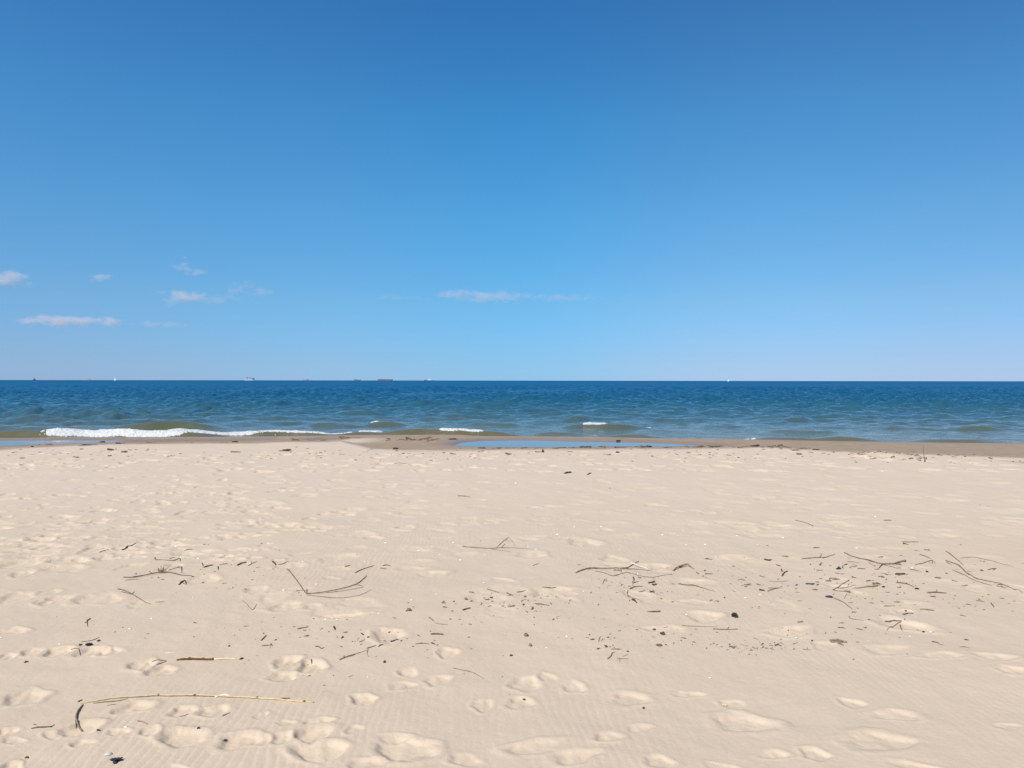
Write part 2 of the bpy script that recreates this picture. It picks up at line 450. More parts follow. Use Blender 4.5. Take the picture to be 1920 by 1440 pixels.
wetc = t.mix(t.ramp(t.noise(P_, 3.0, 4), 0.3, 0.7), (0.300, 0.225, 0.155), (0.370, 0.285, 0.200))
wetc = t.mix(sa_, wetc, (0.27, 0.20, 0.14))
t.l.new(t.mix(wa, dry, wetc), t.b.inputs['Base Color'])
t.l.new(t.ramp(t.math('MULTIPLY', wa, t.math('ADD', 0.25, t.math('MULTIPLY', sa_, 0.75))), 0, 1, 0.95, 0.32), t.b.inputs['Roughness'])
t.b.inputs['Specular IOR Level'].default_value = 0.25
gb = t.math('ADD', t.noise(P_, 220, 2, 0.6), t.math('MULTIPLY', t.noise(P_, 45, 3, 0.6), 1.5))
t.l.new(t.bump(gb, 0.5, 0.0026), t.b.inputs['Normal'])
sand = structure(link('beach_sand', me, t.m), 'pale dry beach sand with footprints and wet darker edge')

def ground(x, y):
    r = np.searchsorted(rows, y) - 1
    r = int(np.clip(r, 0, len(rows) - 2))
    fy = (y - rows[r]) / (rows[r + 1] - rows[r])
    def at(rw):
        return float(np.interp(x / wfan(rows[rw]), cols, Z[rw]))
    return at(r) * (1 - fy) + at(r + 1) * fy

def G(px, py):
    d = ray(float(px), float(py))
    z = 0.0
    for _ in range(3 if py > 846 else 40):
        tt = (z - CAMZ) / d[2]
        x, y = d[0] * tt, d[1] * tt
        zn = ground(x, y)
        z = z + (zn - z) * (0.8 if py > 846 else 0.3)
    return Vector((x, y, ground(x, y)))

# ------------------------------------------------------------------ sea
def ridge_list():
    L = []
    def add(x0, x1, base, h, sf=0.38, sb=1.1, taper=0.25):
        (xa, ya), (xb, yb) = on_level(x0, base, SEA), on_level(x1, base, SEA)
        L.append((float(xa), float(xb), float((ya + yb) / 2), h, sf, sb, taper))
    add(-330, 480, 821.0, 0.28, 0.34, 1.0, 0.24)
    add(270, 690, 818.0, 0.17, 0.30, 0.9, 0.30)
    add(150, 445, 805.5, 0.40, 0.42, 1.0, 0.45)
    add(-120, 130, 806, 0.13, 0.4, 1.0, 0.4)
    add(600, 1010, 818.5, 0.25, 0.4, 1.0, 0.25)
    add(1030, 1250, 804, 0.24, 0.4, 1.0, 0.4)
    add(665, 770, 798, 0.25, 0.4, 1.0, 0.45)
    add(560, 680, 799, 0.12); add(860, 990, 798, 0.12); add(770, 840, 797, .1)
    add(0, 130, 787, 0.24, .5, 1.3, .45); add(150, 240, 785, .18, .5, 1.3, .45); add(450, 620, 786.5, 0.22, .5, 1.3, .4); add(770, 900, 785, 0.18, .5, 1.3, .4)
    add(1050, 1120, 788, 0.18, .5, 1.3, .45); add(1170, 1290, 787, .16, .5, 1.3, .45); add(1460, 1545, 790, 0.22, .5, 1.3, .45); add(1580, 1680, 789, .14, .5, 1.3, .45); add(1820, 1960, 800, .16, .5, 1.3, .45)
    add(820, 930, 777, .22, .6, 1.5, .45); add(1290, 1380, 779, .2, .6, 1.5, .45); add(600, 760, 778, .2, .6, 1.5, .45); add(1540, 1640, 769, .22, .6, 1.5, .45); add(860, 910, 766, .24, .6, 1.5, .45)
    add(1370, 1700, 828, 0.17, 0.32, .8, 0.35); add(1110, 1260, 822, .12, .35, .9, .4); add(1700, 1930, 829, .12, .35, .8, .4); add(990, 1110, 816, .10, .35, .9, .4)
    add(1300, 1420, 802, .10); add(1420, 1600, 812, .10); add(1640, 1800, 806, .12)
    return L
RIDGES = ridge_list()
q = random.Random(3)
for k in range(46):
    y = q.uniform(31, 95); u = q.uniform(-0.85, 0.85); l = q.uniform(1.2, 4.5) * (0.6 + y / 60)
    RIDGES.append((u * y - l / 2, u * y + l / 2, y, q.uniform(0.06, 0.16) * (1 if y < 50 else 1.3), 0.5, 1.3, 0.45))
WAVES = []
for k in range(84):
    lam = 0.55 * (5.5 / 0.55) ** (k / 83.0)
    th = q.gauss(0, 0.85)
    WAVES.append((2 * math.pi / lam * math.sin(th), -2 * math.pi / lam * math.cos(th), q.uniform(0, 6.283), lam, 0.0078 * lam ** 1.0 * q.uniform(0.6, 1.3)))

def sea_height(X, Y, step):
    H = np.zeros_like(X)
    for (kx, ky, p, lam, a) in WAVES:
        f = np.clip(lam / (1.3 * step) - 0.6, 0, 1)
        if np.max(f) <= 0: continue
        s = np.sin(kx * X + ky * Y + p)
        H += a * f * (s + 0.18 * np.cos(2 * (kx * X + ky * Y + p)))
    u = X / np.maximum(Y, 3.0)
    off = Y - np.interp(u, WATER_U, WATER_Y)
    gust = 0.75 + 0.9 * fbm(X / 14, Y / 40, 81, 2)
    H *= np.clip(gust, 0.35, 1.3) * (0.22 + 0.78 * sstep(1.5, 20, off)) * (1 + 0.6 * sstep(8, 45, off))
    for (xa, xb, yc, h, sf, sb, tp) in RIDGES:
        L = xb - xa
        yy = yc + 0.16 * np.sin(X * 0.9 + yc) + 0.10 * np.sin(X * 2.3 + 2 * yc)
        dy = Y - yy
        sel = (np.abs(dy) < 5) & (X > xa - 0.5) & (X < xb + 0.5)
        if not sel.any(): continue
        x, d = X[sel], dy[sel]
        tt = np.clip((x - xa) / L, 0, 1)
        e = np.minimum(sstep(0, tp, tt), 1 - sstep(1 - tp, 1, tt)) * (0.86 + 0.5 * fbm(x * 0.8, x * 0 + yc, 90, 2))
        d = d - sf
        H[sel] += h * e * np.where(d < 0, np.exp(-(d / sf) ** 2), np.exp(-(d / sb) ** 2))
    return H

def sea_step(y): return np.maximum(0.07, np.where(y < 90, 0.075, 0.045) * y * y / 1665.0)
yr = [23.5]
while yr[-1] < 45000: yr.append(yr[-1] + float(sea_step(yr[-1])) if yr[-1] < 1200 else yr[-1] * 1.12)
yr = np.array(yr)
uc2 = np.arange(-0.80, 0.801, 0.00125)
side2 = 0.80 + np.cumsum(np.geomspace(0.004, 4.0, 36))
cols2 = np.concatenate([-side2[::-1], uc2, side2])
WY = np.repeat(yr[:, None], len(cols2), 1)
WX = cols2[None, :] * yr[:, None]
STEP = np.maximum(sea_step(WY), WY * 0.0013)
WZ = SEA + sea_height(WX, WY, STEP)
off = WY - np.interp(WX / WY, WATER_U, WATER_Y)
me = grid_mesh('sea_water', WX, WY, WZ, {'offshore': off})
t = NT('sea_water')
P_ = t.pos()
oa = t.node('ShaderNodeAttribute', attribute_name='offshore').outputs['Fac']
mp = t.node('ShaderNodeMapping'); mp.inputs['Scale'].default_value = (0.05, 0.02, 1)
t.l.new(P_, mp.inputs['Vector'])
patch = t.noise(mp.outputs[0], 1.0, 3)
oo = t.math('ADD', oa, t.math('MULTIPLY', t.math('SUBTRACT', patch, 0.5), 7.0))
rmp = t.node('ShaderNodeValToRGB')
els = rmp.color_ramp.elements
els[0].position, els[0].color = 0.0, (0.135, 0.120, 0.060, 1)
els[1].position, els[1].color = 1.0, (0.006, 0.074, 0.158, 1)
for p, c in ((0.05, (0.100, 0.110, 0.058, 1)), (0.11, (0.064, 0.102, 0.092, 1)), (0.22, (0.034, 0.100, 0.130, 1)), (0.5, (0.012, 0.090, 0.158, 1))):
    e = els.new(p); e.color = c
t.l.new(t.ramp(oo, 0, 90), rmp.inputs['Fac'])
t.l.new(rmp.outputs[0], t.b.inputs['Base Color'])
t.b.inputs['IOR'].default_value = 1.333
lg = t.math('LOGARITHM', t.math('MAXIMUM', oa, 1.0), 10.0)
t.l.new(t.ramp(lg, 1.0, 3.2, 0.06, 0.30), t.b.inputs['Roughness'])
t.l.new(t.ramp(lg, 1.5, 2.5, 0.50, 0.09), t.b.inputs['Specular IOR Level'])
mp2 = t.node('ShaderNodeMapping'); mp2.inputs['Scale'].default_value = (0.42, 1.0, 1)
t.l.new(P_, mp2.inputs['Vector'])
nb = t.math('ADD', t.noise(mp2.outputs[0], 5.5, 4, 0.65), t.math('MULTIPLY', t.noise(mp2.outputs[0], 1.1, 3, 0.6), 2.2))
t.l.new(t.bump(nb, 0.8, 0.055), t.b.inputs['Normal'])
# beyond a few hundred metres only the wave faces turned to the shore are seen: mostly the colour of the water itself
df = t.node('ShaderNodeBsdfDiffuse'); df.inputs['Color'].default_value = (0.009, 0.104, 0.244, 1)
ms = t.node('ShaderNodeMixShader')
t.l.new(t.ramp(lg, 1.75, 2.5, 0.0, 0.80), ms.inputs[0])
t.l.new(t.b.outputs[0], ms.inputs[1]); t.l.new(df.outputs[0], ms.inputs[2]); t.l.new(ms.outputs[0], t.out.inputs['Surface'])
sea = structure(link('sea_water', me, t.m), 'blue sea with small waves, olive near the shore')

# pools behind the berm
t = NT('pool_water')
t.b.inputs['Base Color'].default_value = (0.19, 0.165, 0.125, 1)
t.b.inputs['Roughness'].default_value = 0.03
t.b.inputs['IOR'].default_value = 1.333
t.l.new(t.bump(t.noise(t.pos(), 3.0, 2), 0.05, 0.02), t.b.inputs['Normal'])
pool_m = t.m
for poly, lab in ((POOL_R, 'long still pool of sea water behind the wet berm'), (POOL_L, 'shallow still pool at the foot of the sand, left'), (POOL_S, 'small puddle on the wet sand')):
    cx = sum(p[0] for p in poly) / len(poly); cy = sum(p[1] for p in poly) / len(poly)
    bm = bmesh.new()
    vs = []
    for (x, y) in poly:
        d = Vector((x - cx, y - cy)); d = d + d.normalized() * 0.28
        vs.append(bm.verts.new((d.x, d.y, 0)))
    f = bm.faces.new(vs)
    if f.normal.z < 0: f.normal_flip()
    bmesh.ops.triangulate(bm, faces=bm.faces[:])
    me = bpy.data.meshes.new('pool_water'); bm.to_mesh(me); bm.free()
    structure(link('pool_water', me, pool_m, loc=(cx, cy, POOL)), lab)

# foam on the breaking crests
t = NT('sea_foam')
f_ = t.noise(t.pos(), 14, 4, 0.7)
t.l.new(t.mix(t.ramp(f_, 0.3, 0.7), (0.36, 0.40, 0.41), (0.74, 0.75, 0.74)), t.b.inputs['Base Color'])
t.b.inputs['Roughness'].default_value = 0.7
t.l.new(t.bump(f_, 0.7, 0.03), t.b.inputs['Normal'])
foam_m = t.m
FOAM = [(66, 372, 821.3, 0.32, 1.0, 'thick white foam of the breaking wave at the shore, brightest stretch'), (312, 500, 818.4, 0.28, 0.9, 'white foam strip of the breaker, right of its thickest stretch'),
        (465, 640, 817.0, 0.26, 0.9, 'white foam of the breaker in front of the wet sand'),
        
(600, 668, 816.5, 0.17, 0.35, 'thin broken foam trail between two whitecaps at the shore'), (668, 722, 815.8, 0.26, 0.85, 'short white foam cap left of the wet sand point'),
        (715, 800, 815, 0.16, 0.3, 'faint foam flecks on a low wave'), (819, 916, 817.6, 0.26, 0.8, 'slanting white foam streak near the end of the pool'), (1092, 1145, 803.5, 0.36, 1.0, 'lone whitecap out beyond the long pool'),
        (-60, 36, 817, 0.22, 0.5, 'foam streak on the olive wave at the left edge'), (228, 300, 802.5, 0.33, 0.22, 'foam flecks on top of the green swell'), (692, 712, 796.5, 0.30, 0.3, 'tiny foam flecks on a small swell'), (1388, 1425, 827.5, 0.17, 0.3, 'small foam flecks at the shoreline on the right'),
        (1195, 1225, 801.5, .13, .25, 'tiny foam flecks right of the lone whitecap')]
for (x0, x1, base, h, cover, lab) in FOAM:
    thick = {66: 0.9, 312: 0.75, 465: 0.6, 1094: 1.0, 819: 0.6, 668: 0.6}.get(x0, 0.3)     # how far down the front the foam has tumbled
    (xa, ya), (xb, yb) = on_level(x0, base, SEA), on_level(x1, base, SEA)
    ny, nx = 64, max(24, int((xb - xa) / 0.022))
    xs = np.linspace(xa, xb, nx); vo = np.linspace(-0.50, 0.60, ny)
    yc = ya + (yb - ya) * (xs - xa) / (xb - xa)
    Xf = np.repeat(xs[None, :], ny, 0); Yf = yc[None, :] + 0.16 * np.sin(xs * 0.9 + yc)[None, :] + vo[:, None]
    tt = (Xf - xa) / (xb - xa) + 0.05 * fbm(Xf * 3, Yf * 3, 111, 2)
    e = np.minimum(sstep(-0.02, 0.12, tt), 1 - sstep(0.75, 1.02, tt))
    run = 0.78 + 0.45 * fbm(Xf * 0.9, Xf * 0 + yc[None, :], 113, 3)            # the crest has already broken further in some places
    tk = thick * (0.75 + 0.7 * fbm(Xf * 1.1, Xf * 0 + yc[None, :], 115, 3))
    cen = 0.30 - 0.20 * tk
    dv = vo[:, None] - cen
    prof = np.exp(-(np.where(dv < 0, dv / (0.07 + 0.22 * tk), dv / 0.16)) ** 2)
    base_h = sea_height(Xf, Yf, np.full_like(Xf, 0.075))
    lump = 0.5 + 0.7 * fbm(Xf * 5, Yf * 5, 101, 3) + 0.8 * fbm(Xf * 24, Yf * 24, 104, 3)
    gap = fbm(Xf * 2.6, Yf * 2.0, 107, 3) + 0.8 * fbm(Xf * 13, Yf * 11, 108, 3)
    body = prof * e * np.clip(run, 0.45, 1.1)
    live = body * cover + 0.42 * gap                                            # < threshold: no foam, the water shows
    on = live > 0.20
    hh = (0.35 + 0.65 * thick) * h * body * (0.30 + 0.75 * lump) * 0.42 + 0.010
    Zf = SEA + base_h + np.where(on, np.maximum(hh, 0.012), -0.08)
    ox, oy = float(xs.mean()), float(yc.mean())
    me = grid_mesh('sea_foam', Xf - ox, Yf - oy, Zf - SEA)
    o = link('sea_foam', me, foam_m, loc=(ox, oy, SEA))
    tag(o, lab, 'sea foam', 'foam on the breaking waves', 'stuff')

# ------------------------------------------------------------------ clouds (real volumes 20 km away)
t = NT('cloud_vapour')
t.n.remove(t.b)
tc = t.node('ShaderNodeTexCoord')
ob = tc.outputs['Object']
ln = t.node('ShaderNodeVectorMath', operation='LENGTH'); t.l.new(ob, ln.inputs[0])
inf = t.node('ShaderNodeObjectInfo')
sc_ = t.node('ShaderNodeVectorMath', operation='SCALE'); sc_.inputs['Scale'].default_value = 1 / 1000.0
t.l.new(t.pos(), sc_.inputs[0])
mpc = t.node('ShaderNodeMapping'); mpc.inputs['Scale'].default_value = (0.9, 0.9, 1.5)
t.l.new(sc_.outputs[0], mpc.inputs['Vector'])
nz = t.noise(mpc.outputs[0], 3.2, 6, 0.62)
den = t.math('ADD', t.ramp(ln.outputs['Value'], 0.0, 1.0, 0.52, -0.36), t.math('MULTIPLY', t.math('SUBTRACT', nz, 0.5), 2.3))
den = t.ramp(den, 0.05, 0.6, 0, 1)
sep = t.node('ShaderNodeSeparateColor'); t.l.new(inf.outputs['Color'], sep.inputs[0])
den = t.math('MULTIPLY', den, sep.outputs[0])
pv = t.node('ShaderNodeVolumePrincipled')
pv.inputs['Color'].default_value = (1.0, 0.95, 0.93, 1)
pv.inputs['Anisotropy'].default_value = 0.0
t.l.new(t.math('MULTIPLY', den, 0.0034), pv.inputs['Density'])
t.l.new(pv.outputs[0], t.out.inputs['Volume'])
cloud_m = t.m
cloud_m.cycles.volume_step_rate = 1.0
bm = bmesh.new(); bmesh.ops.create_icosphere(bm, subdivisions=3, radius=1.0)
cme = bpy.data.meshes.new('cloud'); bm.to_mesh(cme); bm.free()
CLOUDS = [(16, 525, 80, 34, 1.0, 'pale cloud puff at the left edge of the sky'), (187, 520, 46, 19, 0.8, 'small round cloud puff left of the paired puffs'), (345, 497, 40, 24, .75, 'upper of two touching small cloud puffs'),
          (372, 510, 38, 20, .75, 'lower of two touching small cloud puffs'), (338, 554, 86, 30, .7, 'soft cloud below the paired puffs'), (398, 561, 90, 18, .4, 'faint grey cloud tail between two soft puffs'), (452, 541, 50, 22, .6, 'left puff of the cloud pair above the passenger ship'),
          (489, 547, 46, 20, .65, 'right puff of the cloud pair above the passenger ship'), (118, 602, 130, 20, 1.1, 'long bright flat cloud low over the sailing boat'), (202, 604, 70, 20, .8, 'right end puff of the long low cloud'),
          (305, 608, 90, 12, .35, 'thin grey cloud wisp right of the long low cloud'), (850, 552, 44, 20, .7, 'bright left end of the flat cloud in mid sky'), (915, 556, 150, 22, .5, 'flat grey cloud bank in mid sky'), (1045, 558, 110, 15, .32, 'thin grey wisp right of the flat cloud bank'),
          (1112, 561, 34, 14, .42, 'last small wisp at the right of the cloud row'), (35, 600, 60, 14, .4, 'thin wisp left of the long low cloud'), (760, 558, 90, 9, .22, 'faint wisp left of the flat cloud bank')]
for (px, py, w, h, s, lab) in CLOUDS:
    D = 20000.0
    d = ray(px, py); d = d / d[1] * D
    o = link('cloud', cme, cloud_m, loc=(d[0], d[1], CAMZ + d[2]))
    o.scale = (w / F * D / 2 * 1.9, w / F * D / 2 * 0.9, h / F * D / 2 * 1.7)
    o.color = (s, s, s, 1)
    tag(o, lab, 'cloud', 'small clouds low over the sea')

# ------------------------------------------------------------------ ships
def hull_mesh(L, B, H, bow=0.18, stern=0.04, sheer=0.0, flip=False):
    prof = []
    for tt, wd in ((0, .82), (stern, .95), (0.2, 1), (1 - bow * 1.6, 1), (1 - bow * .7, .72), (1 - bow * .25, .3), (1, .03)):
        prof.append((tt, wd))
    bm = bmesh.new(); rings = []
    for (tt, wd) in prof:
        top = H * (1 + sheer * max(0, (tt - .7) / .3))
        xb = -L / 2 + L * (tt * 0.94 + 0.02); xt = -L / 2 + L * tt
        s = -1 if flip else 1
        rings.append([bm.verts.new((s * xb, -B / 2 * wd * .75, -0.6)), bm.verts.new((s * xt, -B / 2 * wd, top)), bm.verts.new((s * xt, B / 2 * wd, top)), bm.verts.new((s * xb, B / 2 * wd * .75, -0.6))])
    for a, b in zip(rings, rings[1:]):
        for k in range(4): bm.faces.new((a[k], a[(k + 1) % 4], b[(k + 1) % 4], b[k]))
    bm.faces.new(rings[0]); bm.faces.new(rings[-1][::-1])
    bmesh.ops.recalc_face_normals(bm, faces=bm.faces)
    me = bpy.data.meshes.new('hull'); bm.to_mesh(me); bm.free()
    return me

def boxes_mesh(bs, bevel=0.0, taper=1.0):
    bm = bmesh.new()
    for (x0, x1, y0, y1, z0, z1) in bs:
        v = [bm.verts.new(p) for p in ((x0, y0, z0), (x1, y0, z0), (x1, y1, z0), (x0, y1, z0))]
        cx, cy = (x0 + x1) / 2, (y0 + y1) / 2
        w = [bm.verts.new((cx + (p[0] - cx) * taper, cy + (p[1] - cy) * taper, z1)) for p in ((x0, y0), (x1, y0), (x1, y1), (x0, y1))]
        bm.faces.new(v[::-1]); bm.faces.new(w)
        for k in range(4): bm.faces.new((v[k], v[(k + 1) % 4], w[(k + 1) % 4], w[k]))
    if bevel: bmesh.ops.bevel(bm, geom=bm.edges[:], offset=bevel, segments=1, affect='EDGES')
    bmesh.ops.recalc_face_normals(bm, faces=bm.faces)
    me = bpy.data.meshes.new('deck'); bm.to_mesh(me); bm.free()
    return me

def tube_mesh(pts, rad, n=6, name='tube', cap=True):
    bm = bmesh.new(); rings = []
    for i, p in enumerate(pts):
        a = pts[max(0, i - 1)]; b = pts[min(len(pts) - 1, i + 1)]
        d = (b - a); d = d.normalized() if d.length > 1e-9 else Vector((1, 0, 0))
        s = d.cross(Vector((0, 0, 1)) if abs(d.z) < .95 else Vector((1, 0, 0))).normalized(); w = s.cross(d)
        rings.append([bm.verts.new(p + (s * math.cos(2 * math.pi * k / n) + w * math.sin(2 * math.pi * k / n)) * rad[i]) for k in range(n)])
    for a, b in zip(rings, rings[1:]):
        for k in range(n): bm.faces.new((a[k], a[(k + 1) % n], b[(k + 1) % n], b[k]))
    bm.faces.new(rings[0][::-1]); bm.faces.new(rings[-1])
    bmesh.ops.recalc_face_normals(bm, faces=bm.faces)
    for f in bm.faces: f.smooth = True
    me = bpy.data.meshes.new(name); bm.to_mesh(me); bm.free()
    return me

SH = {'white': plain('white_ship_paint', (0.78, 0.80, 0.82)), 'navy': plain('navy_hull_paint', (0.15, 0.22, 0.31)), 'grey': plain('grey_ship_paint', (0.07, 0.11, 0.15)),
      'red': plain('hazed_red_hull_paint', (0.46, 0.22, 0.24)), 'maroon': plain('hazed_maroon_hull_paint', (0.26, 0.16, 0.20)), 'pink': plain('pale_red_boot_paint', (0.52, 0.38, 0.46)),  # red and maroon lightened: distance haze is put into the paint colour
      'glass': plain('dark_ship_windows', (0.12, 0.20, 0.28), 0.3), 'sail': plain('white_sail_cloth', (0.86, 0.88, 0.88), 0.9), 'orange': plain('orange_deck_paint', (0.5, 0.22, 0.15))}
def sea_spot(px, D):
    d = ray(px, 713.0)
    return Vector((d[0] / d[1] * D, D, SEA))
def pole(name, p, x, z0, z1, r, mat, y=0):
    return link(name, tube_mesh([Vector((x, y, z0)), Vector((x, y, z1))], [r, r * .7]), SH[mat], p)

D = 6000.0; S = D / F                     # metres per photo pixel
# passenger ship
p = empty('passenger_ship', sea_spot(468.5, D), 'white passenger ship with stacked decks, largest vessel on the horizon', 'ship', 'vessels on the horizon')
link('hull', hull_mesh(19.5 * S, 4 * S, 1.9 * S, .16, .05, .25), SH['white'], p)
for a, b, z0, z1 in ((-8.6, 7.4, 1.9, 2.75), (-8.2, 6.6, 2.95, 3.7), (-7.2, 5.6, 3.9, 4.6), (-3.6, 4.8, 4.8, 5.4)):
    dk = link('deck', boxes_mesh([(a * S, b * S, -1.7 * S, 1.7 * S, z0 * S, z1 * S)]), SH['white'], p)
    link('window_band', boxes_mesh([((a + .3) * S, (b - .3) * S, -1.74 * S, -1.705 * S, (z0 + .22) * S, (z0 + .55) * S)]), SH['glass'], dk)
link('boat_deck', boxes_mesh([(-8.4 * S, 7.0 * S, -1.6 * S, 1.6 * S, 2.75 * S, 2.95 * S), (-7.6 * S, 6.0 * S, -1.6 * S, 1.6 * S, 3.7 * S, 3.9 * S), (-4.5 * S, 5.1 * S, -1.6 * S, 1.6 * S, 4.6 * S, 4.8 * S)]), SH['glass'], p)
link('bridge', boxes_mesh([(5.2 * S, 7.6 * S, -1.8 * S, 1.8 * S, 3.0 * S, 4.5 * S)]), SH['grey'], p)
link('funnel', boxes_mesh([(-6.4 * S, -4.4 * S, -.8 * S, .8 * S, 4.6 * S, 6.1 * S)], 0, .75), SH['grey'], p)
pole('mast', p, 3.4 * S, 5.4 * S, 7.0 * S, .22 * S, 'grey'); pole('mast', p, -0.5 * S, 5.4 * S, 6.6 * S, .18 * S, 'grey')
for k in range(5):
    link('lifeboat', boxes_mesh([((-5.5 + 2.2 * k) * S, (-4.3 + 2.2 * k) * S, -2.0 * S, -1.72 * S, 2.5 * S, 2.9 * S)], .1 * S), SH['navy' if k % 2 else 'white'], p)

def freighter(px, Lp, Hp, hull, deckm, lab, flip=True, boot=None, cargo=(), house=(.30, .44, 2.2), house_m='white'):
    p = empty('cargo_ship', sea_spot(px, D), lab, 'ship', 'vessels on the horizon')
    link('hull', hull_mesh(Lp * S, Lp * S * .16, Hp * S, .1, .03, .12, flip), SH[hull], p)
    if boot: link('boot_stripe', hull_mesh(Lp * S * 1.003, Lp * S * .1615, Hp * S * .42, .1, .03, 0, flip), SH[boot], p)
    a, b, z = house
    h = link('deckhouse', boxes_mesh([(a * Lp * S, b * Lp * S, -.055 * Lp * S, .055 * Lp * S, Hp * S, (Hp + z * .6) * S), ((a + .02) * Lp * S, (b - .02) * Lp * S, -.065 * Lp * S, .065 * Lp * S, (Hp + z * .6) * S, (Hp + z) * S)]), SH[house_m], p)
    link('window_band', boxes_mesh([((a + .03) * Lp * S, (b - .03) * Lp * S, -.0675 * Lp * S, -.0655 * Lp * S, (Hp + z * .72) * S, (Hp + z * .88) * S)]), SH['glass'], h)
    link('funnel', boxes_mesh([((b + .004) * Lp * S, (b + .035) * Lp * S, -.02 * Lp * S, .02 * Lp * S, Hp * S, (Hp + z * 1.05) * S)], 0, .8), SH['grey'], p)
    if cargo:
        for (c0, c1, z1) in cargo:
            link('hatch_cover', boxes_mesh([(c0 * Lp * S, c1 * Lp * S, -.06 * Lp * S, .06 * Lp * S, Hp * S, (Hp + z1) * S)]), SH[deckm], p)
    pole('mast', p, -.40 * Lp * S, Hp * S, (Hp + z * .75) * S, .07 * S, 'grey')
    return p
freighter(669.5, 13.5, 1.9, 'navy', 'grey', 'small navy cargo ship with white deckhouse, left of the long maroon ship', cargo=((-.35, -.1, .35), (-.06, .22, .35)), house=(.22, .46, 1.5))
freighter(722, 28, 2.5, 'maroon', 'pink', 'long maroon cargo ship riding high, white deckhouse at its stern', boot='pink', cargo=((-.40, -.2, .5), (-.17, .02, .5), (.05, .26, .5)), house=(.37, .45, 1.1))
freighter(572.5, 11.5, 1.2, 'red', 'orange', 'small red cargo ship with a dark tower at its stern', cargo=((-.3, 0, .35), (.03, .28, .4)), house=(.34, .42, 1.4), house_m='grey')
freighter(166, 8, .9, 'red', 'grey', 'tiny low dull red ship left of the sailing boat', cargo=((-.3, .1, .3),), house=(.25, .4, .9), house_m='grey')
# supply vessel
p = empty('supply_ship', sea_spot(805.5, D), 'white topped supply vessel with a low deck, right of the maroon ship', 'ship', 'vessels on the horizon')
link('hull', hull_mesh(21 * S, 3.2 * S, .8 * S, .12, .05, .6, True), SH['navy'], p)
link('bow_block', boxes_mesh([(-9.8 * S, -5.8 * S, -1.1 * S, 1.1 * S, .8 * S, 1.7 * S)]), SH['grey'], p)
h = link('deckhouse', boxes_mesh([(-3 * S, 3.2 * S, -1.4 * S, 1.4 * S, .8 * S, 2.1 * S), (-2.4 * S, 2.4 * S, -1.2 * S, 1.2 * S, 2.1 * S, 3.2 * S), (-1.3 * S, 1.2 * S, -1 * S, 1 * S, 3.2 * S, 3.8 * S)]), SH['white'], p)
link('window_band', boxes_mesh([(-2.2 * S, 2.2 * S, -1.24 * S, -1.205 * S, 2.5 * S, 2.8 * S)]), SH['glass'], h)
pole('mast', p, .2 * S, 3.8 * S, 4.5 * S, .1 * S, 'grey'); pole('stern_post', p, 9.6 * S, .8 * S, 1.9 * S, .14 * S, 'grey')
# fishing boat
p = empty('fishing_boat', sea_spot(64, 4000.0), 'dark fishing boat with a raised wheelhouse and masts, leftmost vessel', 'boat', 'vessels on the horizon'); s = 4000 / F
link('hull', hull_mesh(6.2 * s, 2 * s, 1.3 * s, .25, .05, .5), SH['grey'], p)
h = link('wheelhouse', boxes_mesh([(-.4 * s, 1.4 * s, -.7 * s, .7 * s, 1.3 * s, 2.8 * s)], .08 * s), SH['grey'], p)
link('window_band', boxes_mesh([(-.3 * s, 1.3 * s, -.74 * s, -.705 * s, 2.1 * s, 2.5 * s)]), SH['glass'], h)
pole('mast', p, .2 * s, 2.8 * s, 5.8 * s, .42 * s, 'grey'); pole('mast', p, -2.2 * s, 1.3 * s, 3.0 * s, .14 * s, 'grey')
link('boom', tube_mesh([Vector((.2 * s, 0, 4.4 * s)), Vector((-1.6 * s, 0, 5.4 * s))], [.12 * s, .08 * s]), SH['grey'], p)
link('boom', tube_mesh([Vector((.2 * s, 0, 3.4 * s)), Vector((2.2 * s, 0, 2.6 * s))], [.12 * s, .08 * s]), SH['grey'], p)
# sailing boats
def sailboat(px, D, H, lab):
    s = D / F
    p = empty('sailing_boat', sea_spot(px, D), lab, 'boat', 'vessels on the horizon', rz=R(-20))
    link('hull', hull_mesh(3.0 * s, .9 * s, .7 * s, .3, .05, .2), SH['white'], p)
    pole('mast', p, .3 * s, .7 * s, H * s, .06 * s, 'grey')
    for nm, pts in (('mainsail', ((.24, .9), (.24, H), (-.7, H * .62), (-1.5, .9))), ('jib', ((.30, H * .92), (.32, .9), (1.5, .8)))):
        bm = bmesh.new()
        a = [bm.verts.new((x * s, -.02 * s + .05 * s * math.sin(z), z * s)) for x, z in pts]; b = [bm.verts.new((x * s, .02 * s + .05 * s * math.sin(z), z * s)) for x, z in pts]
        bm.faces.new(a); bm.faces.new(b[::-1])
        for k in range(len(pts)): bm.faces.new((a[k], b[k], b[(k + 1) % len(pts)], a[(k + 1) % len(pts)]))
        bmesh.ops.recalc_face_normals(bm, faces=bm.faces)
        me = bpy.data.meshes.new(nm); bm.to_mesh(me); bm.free(); link(nm, me, SH['sail'], p)
sailboat(215.5, 2500.0, 6.4, 'white sailing boat under full sail, left of the passenger ship')
sailboat(1365.5, 3000.0, 4.5, 'lone white sailing boat on the empty right half of the horizon')

# ------------------------------------------------------------------ twigs, reeds, shells
def smooth_path(pts, seg=5):
    P = [pts[0]] + list(pts) + [pts[-1]]
    out = []
    for i in range(1, len(P) - 2):
        for k in range(seg):
            u = k / seg
            a, b, c, d = P[i - 1], P[i], P[i + 1], P[i + 2]
            out.append(0.5 * ((2 * b) + (c - a) * u + (2 * a - 5 * b + 4 * c - d) * u * u + (3 * b - a - 3 * c + d) * u ** 3))
    out.append(P[-2])
    return out

